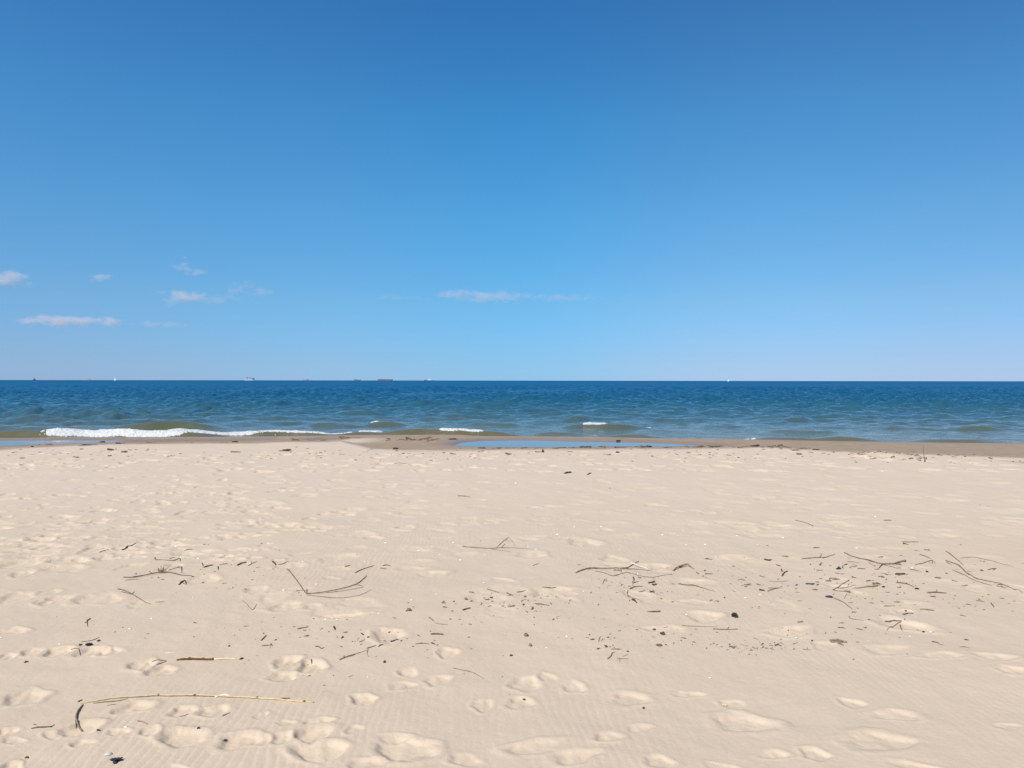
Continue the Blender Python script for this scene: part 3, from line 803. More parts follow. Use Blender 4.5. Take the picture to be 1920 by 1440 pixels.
def stick_mesh(pix, wpx, origin, taper=(1.0, 0.5), lift=0.25, seg=5, knots=True, flat=False, tip_lift=0.0):
    pts = [G(a, b) for a, b in pix]
    path = smooth_path(pts, seg)
    n = len(path)
    q = random.Random(int(pix[0][0] * 31 + pix[0][1] * 7))
    rad = []
    for i, p in enumerate(path):
        y = p.y; t_ = i / max(1, n - 1)
        r = 0.5 * wpx * y / F * (taper[0] + (taper[1] - taper[0]) * t_) * q.uniform(0.85, 1.15)
        if knots and q.random() < 0.14: r *= 1.35
        rad.append(max(r, 0.0012))
        g = ground(p.x, p.y)
        p.z = g + rad[-1] * 0.55 + lift * wpx * y / F * math.sin(math.pi * t_) * 0.8 + tip_lift * t_
    return tube_mesh([p - origin for p in path], rad, 7)

def twig(name, label, cat, mat, main, w, branches=(), group=None, taper=(1, .5), lift=.5, part='side_branch', stem='stem', bmat=None, tip_lift=0):
    o0 = G(*main[0])
    if not branches:
        o = link(name, stick_mesh(main, w, o0, taper, lift, tip_lift=tip_lift), M[mat], loc=o0)
        return tag(o, label, cat, group)
    e = empty(name, o0, label, cat, group)
    link(stem, stick_mesh(main, w, o0, taper, lift, tip_lift=tip_lift), M[mat], e)
    for b in branches:
        link(part, stick_mesh(b, w * .62, o0, (1, .5), lift), M[bmat or mat], e)
    return e
TG = 'twigs and branches washed up on the sand'
def A(X, Y): return (X / 4, 860 + Y / 4)
def E(X, Y): return (X / 4, 1030 + Y / 4)
def B(X, Y): return (X / 4, 1200 + Y / 4)
def Fz(X, Y): return (480 + X / 4, 1030 + Y / 4)
def Gz(X, Y): return (960 + X / 4, 1030 + Y / 4)
def Hz(X, Y): return (1440 + X / 4, 1000 + Y / 4)
def C2(X, Y): return (480 + X / 4, 860 + Y / 4)

# straw tuft on the branch at left
def tuft(name, label, cat, mat, c, n, spread, height, w=0.9, group=None):
    o0 = G(*c)
    q = random.Random(int(c[0]))
    bm = bmesh.new()
    sc = o0.y / F
    for k in range(n):
        a = q.uniform(0, 6.28); l = q.uniform(.3, 1) * spread * sc
        s = Vector((q.gauss(0, .25) * spread * sc, q.gauss(0, .2) * spread * sc, 0.004))
        e = s + Vector((math.cos(a) * l, math.sin(a) * l * .7, q.uniform(0.1, 1) ** 1.5 * height * sc))
        mid = (s + e) / 2 + Vector((0, 0, q.uniform(.1, .4) * height * sc))
        m_ = tube_mesh([s, mid, e], [w * sc * .5, w * sc * .45, w * sc * .25], 4)
        bm.from_mesh(m_); bpy.data.meshes.remove(m_)
    me = bpy.data.meshes.new(name); bm.to_mesh(me); bm.free()
    return tag(link(name, me, M[mat], loc=o0), label, cat, group)

twig('branch', 'long bent branch lying under a tuft of dry straw', 'branch', 'bark', [E(928, 212), E(1010, 212), E(1080, 202), E(1160, 186), E(1240, 180), E(1300, 183), E(1360, 196), E(1440, 197)], 2.0,
     [[E(940, 235), E(1040, 228)], [E(1265, 157), E(1310, 147), E(1355, 127)], [E(1120, 165), E(1135, 182)], [E(1360, 130), E(1362, 180)]], TG, lift=1.2)
tuft('straw_tuft', 'tuft of dry straw caught on the long bent branch', 'straw', 'weed', E(1212, 176), 34, 12, 12, .8)
twig('branch', 'thin forked branch pointing toward the viewer, beside the left footprints', 'branch', 'bark', [E(882, 298), E(940, 315), E(1000, 345), E(1060, 380), E(1135, 413)], 2.0, [[E(910, 320), E(950, 330), E(985, 340)], [E(985, 340), E(1010, 318)]], TG)
twig('twig', 'angular dark twig beyond the straw tuft branch', 'twig', 'bark', [E(1240, 82), E(1300, 88), E(1345, 70), E(1350, 90)], 1.6, [[E(1272, 72), E(1315, 58)]], TG)
twig('twig', 'small hooked twig left of the angular dark twig', 'twig', 'bark', [E(1163, 62), E(1165, 80), E(1235, 80)], 1.6, (), TG)
twig('straw_stalk', 'bleached straw stalk beside the angular dark twig', 'straw', 'white_reed', [E(1350, 60), E(1430, 60)], 1.0, (), TG)
twig('twig', 'star shaped bunch of short dark twigs below the straw branch', 'twig', 'dark', [E(1340, 268), E(1385, 235), E(1395, 265)], 2.0, [[E(1355, 240), E(1385, 262)], [E(1350, 265), E(1375, 235)]], TG)
twig('twig', 'small y-shaped twig standing alone on bare sand at left', 'twig', 'bark', [E(680, 523), E(662, 530), E(650, 545), E(653, 562), E(658, 583)], 1.9, [[E(637, 552), E(650, 547)]], TG)
twig('rolled_reed', 'thick brown rolled reed piece above the long pale reed', 'reed', 'reed_brown', [B(1325, 154), B(1360, 151), B(1420, 150), B(1500, 151), B(1560, 152), B(1600, 149)], 4.2, [[B(1600, 149), B(1700, 143), B(1770, 144)], [B(1345, 142), B(1450, 137), B(1625, 141)]], 'reed stalks on the sand', taper=(.8, 1), part='sheath', bmat='straw')
twig('twig', 'brown v-shaped stalk left of the thick brown reed', 'twig', 'reed_brown', [B(1143, 163), B(1250, 158)], 1.6, [[B(1175, 184), B(1250, 160)]], TG)
twig('straw_stalk', 'white straw stalk above the thick brown reed', 'straw', 'white_reed', [B(1240, 98), B(1310, 97), B(1382, 91)], 1.1, (), 'reed stalks on the sand')
LR = [(150, 1320), (175, 1316), (215, 1310), (250, 1308), (297, 1305.5), (365, 1305.5), (420, 1307.5), (480, 1310), (535, 1314), (588, 1318)]
e = empty('reed_stalk', G(*LR[0]), 'longest pale reed stalk lying in the left foreground', 'reed', 'reed stalks on the sand'); o0 = G(*LR[0])
link('stalk', stick_mesh(LR, 4.2, o0, (.6, .75), .6, knots=False), M['straw'], e)
for nx_ in ((297, 1305.4), (365, 1305.6), (482, 1310), (570, 1317)):
    a = G(nx_[0] - 2, nx_[1]); b_ = G(nx_[0] + 2, nx_[1]); a.z += .008; b_.z += .008
    link('node', tube_mesh([a - o0, b_ - o0], [.0046, .0046], 8), M['weed'], e)
link('torn_sheath', stick_mesh([(403, 1308), (420, 1305.2), (432, 1306.5)], 3.6, o0, (.6, 1), .7), M['white_reed'], e)
link('torn_sheath', stick_mesh([(516, 1313), (530, 1311), (543, 1310)], 2.8, o0, (.5, 1), .6), M['pale_wood'], e)
twig('twig', 'dark thin stem lying along the left part of the long pale reed', 'twig', 'bark', [B(700, 476), B(780, 468), B(870, 460), B(960, 440)], 1.8, [[B(805, 492), B(868, 483)]], TG)
twig('branch', 'dark curved branch bending toward the viewer at the reed end', 'branch', 'bark', [B(622, 487), B(600, 515), B(580, 548), B(570, 585), B(575, 612), B(592, 642), B(618, 690)], 4.0, [[B(568, 610), B(570, 660)]], TG, taper=(.7, .8))
twig('twig', 'short stick with a dark knob in the lower left sand', 'twig', 'bark', [B(235, 666), B(300, 658), B(385, 652)], 2.4, [[B(380, 655), B(395, 645), B(410, 636)], [B(250, 632), B(278, 640)]], TG, taper=(.8, 1.1), bmat='dark')
twig('wood_splinter', 'short splinter above the dark curved branch', 'wood chip', 'bark', [B(585, 466), B(618, 450)], 2.2, (), TG)
twig('wood_splinter', 'flat grey sliver half buried among footprints, right of the curved branch', 'wood chip', 'pale_wood', [B(1030, 608), B(1070, 618), B(1110, 631)], 3.0, (), TG)
twig('twig', 'thin twig in the sand right of the second reed footprint', 'twig', 'bark', [B(1350, 571), B(1412, 548)], 1.4, (), TG)
twig('twig', 'thin pale twig under the middle of the long pale reed', 'twig', 'pale_wood', [B(1665, 573), B(1726, 545)], 1.3, (), TG)
twig('twig', 'long hair-thin twig curving up right of the y-shaped twig', 'twig', 'bark', [E(610, 695), E(690, 685), E(745, 660)], 1.2, (), TG)
twig('twig', 'bent dark twig over the left footprint row', 'twig', 'bark', [E(535, 750), E(580, 745), E(605, 780)], 1.6, (), TG)
twig('twig', 'v-shaped thin twig in the bare middle left sand', 'twig', 'bark', [E(1820, 385), E(1860, 425), E(1895, 455), E(1925, 408)], 1.2, (), TG)
twig('twig', 'flat lying grey twig below the thin forked branch', 'twig', 'pale_wood', [E(1166, 398), E(1240, 395)], 1.3, (), TG)
twig('twig', 'zigzag dark twig on the sand far at left', 'twig', 'dark', [A(915, 685), A(955, 660), A(985, 655), A(1020, 635)], 2.0, (), TG)
twig('twig', 'straight short twig right of the zigzag dark twig', 'twig', 'bark', [A(1385, 690), A(1445, 680)], 1.4, (), TG)
twig('twig', 'thin twig left of the zigzag dark twig', 'twig', 'bark', [A(745, 703), A(793, 688)], 1.3, (), TG)
twig('wood_stick', 'thick dark stick at the upper edge of the left debris', 'stick', 'dark', [E(1780, 122), E(1815, 108), E(1848, 98)], 3.0, (), TG)
twig('wood_stick', 'dark stub stick left of the thick dark stick', 'stick', 'dark', [E(1528, 137), E(1570, 126), E(1600, 120)], 2.4, [[E(1515, 100), E(1522, 128)]], TG)
twig('twig', 'upright little twig between two dark sticks', 'twig', 'dark', [E(1634, 128), E(1637, 157)], 1.6, (), TG)
twig('twig', 'thin twig slanting right of the thick dark stick', 'twig', 'bark', [E(1860, 125), E(1925, 92)], 1.3, [[E(1883, 92), E(1884, 112)]], TG)

# big bowed twig left of centre
twig('branch', 'big bowed branch with long thin strands, left of the centre', 'branch', 'bark', [Fz(232, 148), Fz(270, 190), Fz(320, 260), Fz(350, 305), Fz(380, 336), Fz(470, 332), Fz(540, 320), Fz(640, 300), Fz(750, 265), Fz(795, 232), Fz(830, 200)], 1.8,
     [[Fz(380, 345), Fz(470, 355), Fz(560, 365), Fz(640, 367), Fz(720, 358), Fz(780, 345), Fz(865, 305)], [Fz(520, 326), Fz(600, 322), Fz(680, 310), Fz(805, 285)], [Fz(750, 265), Fz(805, 282)], [Fz(380, 297), Fz(380, 340)], [Fz(300, 316), Fz(370, 312)]], TG, taper=(1.1, .7), lift=1.0)
twig('twig', 'straight tapered twig above the bowed branch', 'twig', 'bark', [Fz(745, 178), Fz(790, 155), Fz(840, 138), Fz(885, 122)], 1.8, (), TG)
twig('twig', 'short twig left of the tapered twig', 'twig', 'bark', [Fz(665, 132), Fz(685, 128), Fz(705, 122)], 1.8, (), TG)
twig('wood_stick', 'stubby dark stick above the top of the bowed branch', 'stick', 'dark', [Fz(125, 96), Fz(148, 118)], 3.2, (), TG)
twig('twig', 'fine pale twig right of the stubby dark stick', 'twig', 'pale_wood', [Fz(165, 121), Fz(205, 108), Fz(245, 90)], 1.2, [[Fz(215, 72), Fz(242, 74)]], TG)
twig('twig', 'curled twig pair right of the tapered twig, upper one', 'twig', 'bark', [Fz(950, 126), Fz(980, 120), Fz(1012, 126)], 1.5, (), TG)
twig('twig', 'curled twig pair right of the tapered twig, lower one', 'twig', 'bark', [Fz(932, 142), Fz(980, 149)], 1.5, (), TG)
twig('branch', 'slender twig with a raised triangular fork, beyond the centre', 'branch', 'bark', [C2(1548, 659), C2(1620, 667), C2(1700, 674), C2(1760, 677), C2(1840, 672), C2(1925, 671), C2(2045, 677)], 1.4,
     [[C2(1800, 672), C2(1850, 625), C2(1900, 593), C2(1945, 660)], [C2(1760, 677), C2(1830, 690), C2(1905, 698)], [C2(1840, 668), C2(1868, 640)]], TG, lift=1.0)
twig('twig', 'short twig with a thick dark head in the far middle sand', 'twig', 'bark', [C2(1512, 281), C2(1545, 282), C2(1610, 288)], 1.4, [[C2(1512, 280), C2(1535, 282)]], TG, bmat='dark')
twig('twig', 'hair-thin straight twig far off, left of centre', 'twig', 'bark', [C2(1030, 38), C2(1128, 38)], .9, (), TG)
twig('wood_stick', 'level dark stick on the empty far sand, right of centre', 'stick', 'dark', [(1058, 888.2), (1071, 886.3)], 2.4, (), TG, taper=(1, 1))
twig('wood_stick', 'small slanted stick right of the level dark stick', 'stick', 'dark', [(1101.5, 890.5), (1109, 887)], 2.2, (), TG)
twig('wood_stick', 'grey stick with blunt ends, below the bowed branch', 'stick', 'pale_wood', [Fz(310, 600), Fz(350, 592), Fz(390, 585)], 2.2, (), TG)
twig('wood_splinter', 'slanting splinter at the left end of the middle debris', 'wood chip', 'bark', [Fz(38, 686), Fz(78, 645)], 2.2, (), TG)
twig('twig', 'pale level twig below the slanting splinter', 'twig', 'pale_wood', [Fz(45, 725), Fz(125, 721)], 2.0, (), TG)
twig('twig', 's-shaped dark twig below the blunt grey stick', 'twig', 'dark', [Fz(445, 729), Fz(470, 733), Fz(490, 746), Fz(512, 737)], 1.8, (), TG)
twig('wood_splinter', 'red-brown splinter standing beside a footprint', 'wood chip', 'red_wood', [Fz(414, 826), Fz(418, 857)], 2.2, (), TG)
twig('branch', 'branching root piece with a long thin tail, left of centre', 'branch', 'pale_wood', [Fz(625, 832), Fz(660, 816), Fz(690, 806), Fz(720, 794), Fz(830, 758)], 2.4, [[Fz(655, 815), Fz(662, 797)], [Fz(700, 806), Fz(745, 790)]], TG, taper=(1.2, .3))
twig('wood_stick', 'thick level stick right of the middle debris', 'stick', 'bark', [Fz(1310, 640), Fz(1355, 639), Fz(1402, 641)], 2.8, (), TG, taper=(1, .9))
twig('wood_stick', 'thin level stick below the thick level stick', 'stick', 'pale_wood', [Fz(1195, 711), Fz(1250, 708), Fz(1302, 708)], 2.0, (), TG)
twig('wood_splinter', 'dark splinter beside the end of the thin level stick', 'wood chip', 'dark', [Fz(1315, 705), Fz(1346, 715)], 2.4, (), TG)
twig('wood_splinter', 'dark wedge splinter in the middle debris left of the level sticks', 'wood chip', 'dark', [Fz(1010, 692), Fz(1040, 684), Fz(1070, 681)], 2.6, (), TG)
twig('twig', 'arched thin twig right of the pale triangular stone', 'twig', 'pale_wood', [Fz(1340, 553), Fz(1380, 562), Fz(1437, 565)], 1.3, (), TG)
twig('wood_stick', 'short pale stub above the arched thin twig', 'stick', 'pale_wood', [Fz(1300, 515), Fz(1330, 540)], 2.8, (), TG)
twig('wood_stick', 'reddish stick in the debris just left of centre', 'stick', 'red_wood', [Fz(1550, 459), Fz(1610, 442)], 2.4, (), TG)
twig('twig', 'straight dark twig at the top of the centre debris', 'twig', 'bark', [Fz(1735, 299), Fz(1780, 315), Fz(1826, 328)], 1.6, (), TG)
twig('twig', 'slanting twig with a hook at the centre debris', 'twig', 'bark', [Fz(1880, 328), Fz(1905, 343), Fz(1930, 352)], 1.9, [[Fz(1885, 352), Fz(1915, 350)]], TG)
twig('twig', 'long drooping pale twig below the level sticks', 'twig', 'pale_wood', [(850, 1253), (868, 1257), (885, 1261), (897, 1267), (907, 1273)], 1.6, (), TG)
twig('twig', 'curved twig hanging over the middle footprints', 'twig', 'bark', [Fz(830, 745), Fz(870, 733), Fz(902, 722)], 1.6, [[Fz(840, 750), Fz(832, 785), Fz(850, 808)]], TG)

# right of centre
twig('branch', 'long curving branch with a raised tip, right of centre', 'branch', 'bark', [Gz(478, 178), Gz(530, 158), Gz(600, 147), Gz(700, 150), Gz(830, 148), Gz(890, 128), Gz(950, 92)], 2.1, [[Gz(815, 150), Gz(818, 174)], [Gz(830, 148), Gz(930, 152), Gz(1055, 155)]], TG, taper=(1.1, .6), lift=.9)
twig('reed_stalk', 'short bleached white reed crossing the long curving branch', 'reed', 'white_reed', [Gz(892, 106), Gz(940, 125), Gz(1022, 148)], 3.0, (), 'reed stalks on the sand')
twig('branch', 'wavy thin twig below the long curving branch', 'branch', 'bark', [Gz(625, 168), Gz(690, 178), Gz(750, 200), Gz(790, 195), Gz(860, 175), Gz(920, 190), Gz(1040, 212), Gz(1140, 195), Gz(1212, 188)], 1.3, [[Gz(1060, 210), Gz(1072, 250), Gz(1098, 262)]], TG)
twig('dried_weed', 'orange-brown dried weed strand right of the white reed', 'seaweed', 'weed', [Gz(1208, 163), Gz(1240, 146), Gz(1285, 133), Gz(1320, 128), Gz(1366, 150)], 3.0, [[Gz(1250, 142), Gz(1310, 118), Gz(1350, 138)]], 'dried weed on the sand', part='frond', lift=1.4)
twig('twig', 'long straight thin twig slanting down right of the weed strand', 'twig', 'bark', [Gz(1250, 257), Gz(1340, 272), Gz(1420, 290), Gz(1518, 317)], 1.7, (), TG)
twig('twig', 'bent twig over a pale footprint right of centre', 'twig', 'bark', [Gz(870, 310), Gz(865, 340), Gz(905, 365), Gz(975, 400)], 1.4, [[Gz(866, 345), Gz(880, 376)]], TG)
twig('wood_splinter', 'thick dark splinter at the foot of the bent twig', 'wood chip', 'dark', [Gz(903, 380), Gz(936, 403)], 4.0, (), TG)
twig('twig', 'arched flat twig above the bent twig', 'twig', 'bark', [Gz(880, 300), Gz(920, 284), Gz(970, 280)], 2.2, (), TG)
twig('twig', 'small thorny star twig right of the pale footprint', 'twig', 'dark', [Gz(1030, 315), Gz(1072, 321)], 1.8, [[Gz(1035, 325), Gz(1062, 308)], [Gz(1048, 316), Gz(1070, 330)]], TG)
twig('wood_stick', 'dark upright looking stick under the wavy thin twig', 'stick', 'dark', [Gz(910, 210), Gz(914, 240)], 2.4, [[Gz(905, 257), Gz(950, 240)]], TG)
twig('twig', 'bent grey stalk left of the dark upright stick', 'twig', 'pale_wood', [Gz(678, 262), Gz(695, 228), Gz(705, 245)], 1.2, (), TG)
twig('wood_stick', 'grey pointed stick with a thick head, mid right', 'stick', 'bark', [Gz(1012, 470), Gz(1060, 472), Gz(1110, 470)], 2.6, [[Gz(1085, 468), Gz(1112, 464)]], TG, taper=(.3, 1.3))
twig('twig', 'long thin twig left of the level grey stick', 'twig', 'bark', [Gz(1275, 572), Gz(1340, 578), Gz(1420, 580), Gz(1540, 582)], 1.2, (), TG)
twig('wood_stick', 'level grey stick below the black lump', 'stick', 'pale_wood', [Gz(1505, 600), Gz(1600, 604), Gz(1692, 601)], 2.0, [[Gz(1618, 596), Gz(1628, 582)]], TG, bmat='dark')
twig('wood_stick', 'dark level stick left of the centre right debris', 'stick', 'bark', [Gz(170, 410), Gz(225, 416), Gz(282, 424)], 2.0, (), TG)
twig('twig', 'hooked twig above the centre footprint', 'twig', 'bark', [Gz(225, 286), Gz(275, 292), Gz(332, 289)], 1.7, (), TG)
twig('wood_stick', 'slanting stick at the left of the centre footprint', 'stick', 'bark', [Gz(34, 324), Gz(102, 308)], 2.0, (), TG)
twig('twig', 's-curved twig below the round dark stone', 'twig', 'bark', [Gz(718, 824), Gz(742, 802), Gz(752, 780), Gz(772, 776)], 1.9, (), TG)
twig('twig', 'pale cross shaped twig right of the s-curved twig', 'twig', 'pale_wood', [Gz(785, 822), Gz(875, 822)], 1.1, [[Gz(805, 815), Gz(809, 845)], [Gz(830, 805), Gz(870, 790)]], TG)
twig('wood_stick', 'thin level stick under the round dark stone', 'stick', 'bark', [Gz(742, 750), Gz(822, 751)], 1.7, (), TG)
twig('twig', 'pair of curved pale stalks just above the round dark stone', 'twig', 'pale_wood', [Gz(650, 695), Gz(655, 668), Gz(668, 655)], 1.4, [[Gz(668, 692), Gz(680, 670)]], TG)
twig('wood_splinter', 'slanting splinter on bare sand right of the dried weed strand', 'wood chip', 'bark', [Gz(1447, 71), Gz(1503, 79)], 2.0, (), TG)
twig('twig', 'small stray twig at the upper left of the curving branch', 'twig', 'pale_wood', [Gz(155, 124), Gz(200, 106)], 1.2, (), TG)

# right
twig('branch', 'thin branch with one upright fork at the right debris edge', 'branch', 'bark', [Hz(250, 193), Hz(320, 188), Hz(385, 184), Hz(440, 180), Hz(505, 155)], 1.6, [[Hz(385, 184), Hz(408, 152)]], TG)
twig('branch', 'long dark branch crossing a pale driftwood piece', 'branch', 'bark', [Hz(573, 147), Hz(650, 180), Hz(770, 208), Hz(850, 232), Hz(965, 262)], 1.8, [[Hz(755, 215), Hz(770, 232), Hz(790, 240)], [Hz(760, 208), Hz(800, 222)]], TG)
twig('driftwood', 'pale bent driftwood piece under the crossing dark branch', 'driftwood', 'pale_wood', [Hz(815, 226), Hz(870, 233), Hz(940, 233), Hz(985, 220), Hz(1030, 208)], 3.2, [[Hz(862, 234), Hz(845, 248), Hz(832, 262)]], TG, bmat='dark', taper=(.6, 1))
twig('twig', 'straight thin twig slanting down at the right', 'twig', 'bark', [Hz(1335, 135), Hz(1400, 185), Hz(1467, 240)], 1.6, (), TG)
twig('branch', 'longest branch at the right, ending in a dark tangle', 'branch', 'bark', [Hz(1335, 205), Hz(1380, 222), Hz(1440, 250), Hz(1490, 300), Hz(1560, 340), Hz(1620, 355), Hz(1700, 370), Hz(1820, 410), Hz(1910, 445)], 2.0,
     [[Hz(1385, 275), Hz(1450, 305), Hz(1530, 345), Hz(1680, 395)], [Hz(1715, 390), Hz(1770, 385)], [Hz(1720, 400), Hz(1790, 408)], [Hz(1750, 380), Hz(1760, 408)], [Hz(1335, 215), Hz(1375, 236)]], TG, taper=(1, .6))
twig('twig', 'hair-thin long stalk above the longest right branch', 'twig', 'pale_wood', [Hz(1440, 188), Hz(1540, 180), Hz(1640, 200), Hz(1740, 226), Hz(1845, 253)], 1.2, (), TG)
twig('wood_stick', 'straight level stick on clean sand at the right', 'stick', 'pale_wood', [Hz(1005, 66), Hz(1066, 67), Hz(1130, 66)], 1.8, (), TG)
twig('wood_stick', 'short stick above the forked thin branch', 'stick', 'bark', [Hz(340, 112), Hz(385, 107)], 2.0, (), TG)
twig('wood_stick', 'short level stick far off on the right sand', 'stick', 'bark', [(1657.5, 976), (1671.5, 976)], 1.8, (), TG)
twig('twig', 'thin twig with beaded ends on the far right sand', 'twig', 'bark', [(1490.5, 975.5), (1505, 979), (1517, 982.5), (1525, 986)], 1.0, [[(1515, 982), (1519, 984)], [(1521, 985), (1525, 986.5)]], TG, bmat='dark')
twig('twig', 'short thin twig between the driftwood and the longest right branch', 'twig', 'bark', [Hz(1140, 160), Hz(1180, 175), Hz(1225, 192)], 1.5, (), TG)
twig('twig', 'looped thin twig below the short thin twig', 'twig', 'bark', [Hz(1100, 240), Hz(1150, 228), Hz(1200, 212), Hz(1235, 205), Hz(1230, 225), Hz(1205, 218)], 1.4, [[Hz(1245, 210), Hz(1255, 235)]], TG)
twig('driftwood', 'flat pale driftwood plank in the right debris', 'driftwood', 'pale_wood', [Hz(633, 412), Hz(720, 408), Hz(770, 404), Hz(818, 398)], 3.2, (), TG, taper=(.5, 1.1))
twig('branch', 'stubby cross shaped branch right of the oval mussel', 'branch', 'bark', [Hz(1198, 447), Hz(1270, 447), Hz(1342, 450)], 2.4, [[Hz(1265, 425), Hz(1272, 445), Hz(1298, 448)], [Hz(1200, 440), Hz(1210, 455)]], TG)
twig('twig', 'v-shaped pair of thin twigs left of the driftwood plank', 'twig', 'bark', [Hz(610, 350), Hz(540, 392), Hz(485, 424), Hz(560, 437), Hz(612, 446)], 1.5, [[Hz(520, 410), Hz(600, 405), Hz(660, 388)], [Hz(590, 455), Hz(570, 490)]], TG)
twig('twig', 'long twig trailing from the long dark mussel', 'twig', 'bark', [Hz(490, 486), Hz(535, 505), Hz(575, 525), Hz(633, 571)], 1.8, (), TG)
twig('driftwood', 'reddish brown driftwood stick above the oval mussel', 'driftwood', 'red_wood', [Hz(960, 372), Hz(1030, 380), Hz(1095, 403)], 2.0, [[Hz(970, 355), Hz(975, 375)], [Hz(1035, 372), Hz(1050, 385)]], TG)
twig('wood_stick', 'pale blunt stick below the cross shaped branch', 'stick', 'pale_wood', [Hz(1140, 574), Hz(1195, 577), Hz(1247, 581)], 2.4, (), TG, taper=(1.2, .7))
twig('wood_stick', 'pale thin level stick left of the knobbed stick', 'stick', 'pale_wood', [Hz(868, 549), Hz(952, 547)], 1.8, (), TG)
twig('wood_stick', 'stick with a dark knob above the v-shaped fork', 'stick', 'bark', [Hz(1010, 608), Hz(1045, 602), Hz(1085, 599)], 2.4, [[Hz(1075, 598), Hz(1090, 604)]], TG, bmat='dark')
twig('branch', 'v-shaped forked branch pointing right, lower right debris', 'branch', 'bark', [Hz(876, 665), Hz(930, 660), Hz(975, 657), Hz(1002, 648)], 2.3, [[Hz(1000, 650), Hz(960, 685), Hz(890, 731)], [Hz(910, 668), Hz(935, 654)]], TG)
twig('wood_splinter', 'grey splinter beneath the v-shaped fork', 'wood chip', 'pale_wood', [Hz(992, 690), Hz(1006, 736)], 2.0, (), TG)
twig('driftwood', 'thick grey split stick alone in the lower right', 'driftwood', 'pale_wood', [Hz(463, 808), Hz(520, 812), Hz(592, 820)], 4.2, [[Hz(525, 828), Hz(567, 842)], [Hz(470, 818), Hz(560, 823)]], TG, taper=(1, .8))
twig('twig', 'short hooked twig with a fine tail, right of the long dark mussel', 'twig', 'pale_wood', [Hz(608, 628), Hz(625, 643), Hz(720, 653)], 1.8, (), TG, taper=(1.3, .3))
twig('wood_splinter', 'curved pale sliver at the lower right debris edge', 'wood chip', 'pale_wood', [Hz(1441, 853), Hz(1480, 854), Hz(1517, 863)], 1.8, (), TG)
twig('wood_splinter', 'broken twig in two bits left of the curved pale sliver', 'wood chip', 'bark', [Hz(1228, 815), Hz(1280, 823)], 2.0, [[Hz(1278, 830), Hz(1320, 840)]], TG)
twig('twig', 'thin slanting twig right of the stubby cross branch', 'twig', 'bark', [Hz(1560, 504), Hz(1630, 517)], 1.5, (), TG)
twig('twig', 'short dark twig at the right edge below the longest branch', 'twig', 'bark', [Hz(1672, 525), Hz(1695, 556)], 2.0, (), TG)
twig('twig', 'thin level twig just above the driftwood plank', 'twig', 'pale_wood', [Hz(845, 300), Hz(925, 312)], 1.6, (), TG)
twig('twig', 'pale thin stalk at the left of the crossing dark branch', 'twig', 'pale_wood', [Hz(590, 212), Hz(690, 220)], 1.2, (), TG)
twig('twig', 'straw coloured crossed stalks at the left of the right debris', 'twig', 'pale_wood', [Hz(0, 434), Hz(60, 415), Hz(95, 411)], 1.8, [[Hz(0, 412), Hz(60, 412)], [Hz(0, 360), Hz(85, 364), Hz(150, 357)]], TG)
twig('twig', 'dark crooked twig in the left of the right debris', 'twig', 'dark', [Hz(106, 322), Hz(118, 302), Hz(145, 285)], 2.6, (), TG)
twig('twig', 'red stained twig above the longest right branch', 'twig', 'red_wood', [Hz(1650, 274), Hz(1712, 265)], 1.8, [[Hz(1690, 278), Hz(1712, 262)]], TG)
twig('straw_stalk', 'thin level straw at the lower left of the thick grey split stick', 'straw', 'pale_wood', [(1505, 1218), (1521, 1219)], 1.4, (), TG)
# upright stick planted at the crest
b0 = G(1733.5, 862); hh = 30.5 / F * b0.y
pts = [Vector((0, 0, -.05)), Vector((-.006, 0, hh * .3)), Vector((-.020, .003, hh * .6)), Vector((-.026, 0, hh))]
tag(link('upright_stick', tube_mesh(pts, [.008, .007, .006, .005], 7), M['bark'], loc=b0), 'thin dark stick planted upright at the edge of the wet sand', 'stick')

# lumps: stones, mussels, clumps
def lump_mesh(sx, sy, sz, seed, rough=.25, sub=2, spiky=False):
    q = random.Random(seed)
    bm = bmesh.new(); bmesh.ops.create_icosphere(bm, subdivisions=sub, radius=1)
    ph_ = [q.uniform(0, 6.28) for _ in range(6)]
    for v in bm.verts:
        c = v.co
        k = 1 + rough * (math.sin(2.1 * c.x + ph_[0]) * math.sin(2.7 * c.y + ph_[1]) + .6 * math.sin(4.3 * c.z + 3.1 * c.x + ph_[2])) + (q.uniform(-1, 1) * rough * (1.3 if spiky else .25))
        v.co = Vector((c.x * sx * k, c.y * sy * k, c.z * sz * k))
    for f in bm.faces: f.smooth = not spiky
    me = bpy.data.meshes.new('lump'); bm.to_mesh(me); bm.free()
    return me
def lump(name, label, cat, mat, px, py, w, h, rz=0, group=None, rough=.22, spiky=False, flat=.6, sub=2):
    g = G(px, py); s = g.y / F
    w *= .86; h *= .86
    sx, sy = w * s / 2, max(w * .45, min(w * 1.1, h * 1.6)) * s / 2
    sz = h * s / 2 * flat * 1.2
    o = link(name, lump_mesh(sx, sy, sz, int(px * 3 + py), rough, sub, spiky), M[mat], loc=(g.x, g.y, g.z + sz * .65))
    o.rotation_euler = (0, 0, rz)
    return tag(o, label, cat, group)
lump('charred_lump', 'largest black crumbly lump, alone on bare sand right of centre', 'lump', 'coal', *Gz(1670, 507), 11.5, 10, 0, None, .28, True, .9, 3)
SG = 'stones on the sand'; MG = 'dark mussel shells on the sand'
lump('stone', 'grey oblong stone standing out below the centre debris', 'stone', 'stone', *Gz(105, 650), 9, 11, .9, SG)
lump('stone', 'long grey-brown stone just below the grey oblong stone', 'stone', 'stone', *Gz(138, 726), 7, 11, 1.0, SG)
lump('stone', 'round dark stone right of centre', 'stone', 'dark_stone', *Gz(707, 732), 6.5, 5.5, 0, SG)
lump('stone', 'pale triangular stone at the left of the centre debris', 'stone', 'stone', *Fz(1145, 460), 10, 8.5, .5, SG, .3, True)
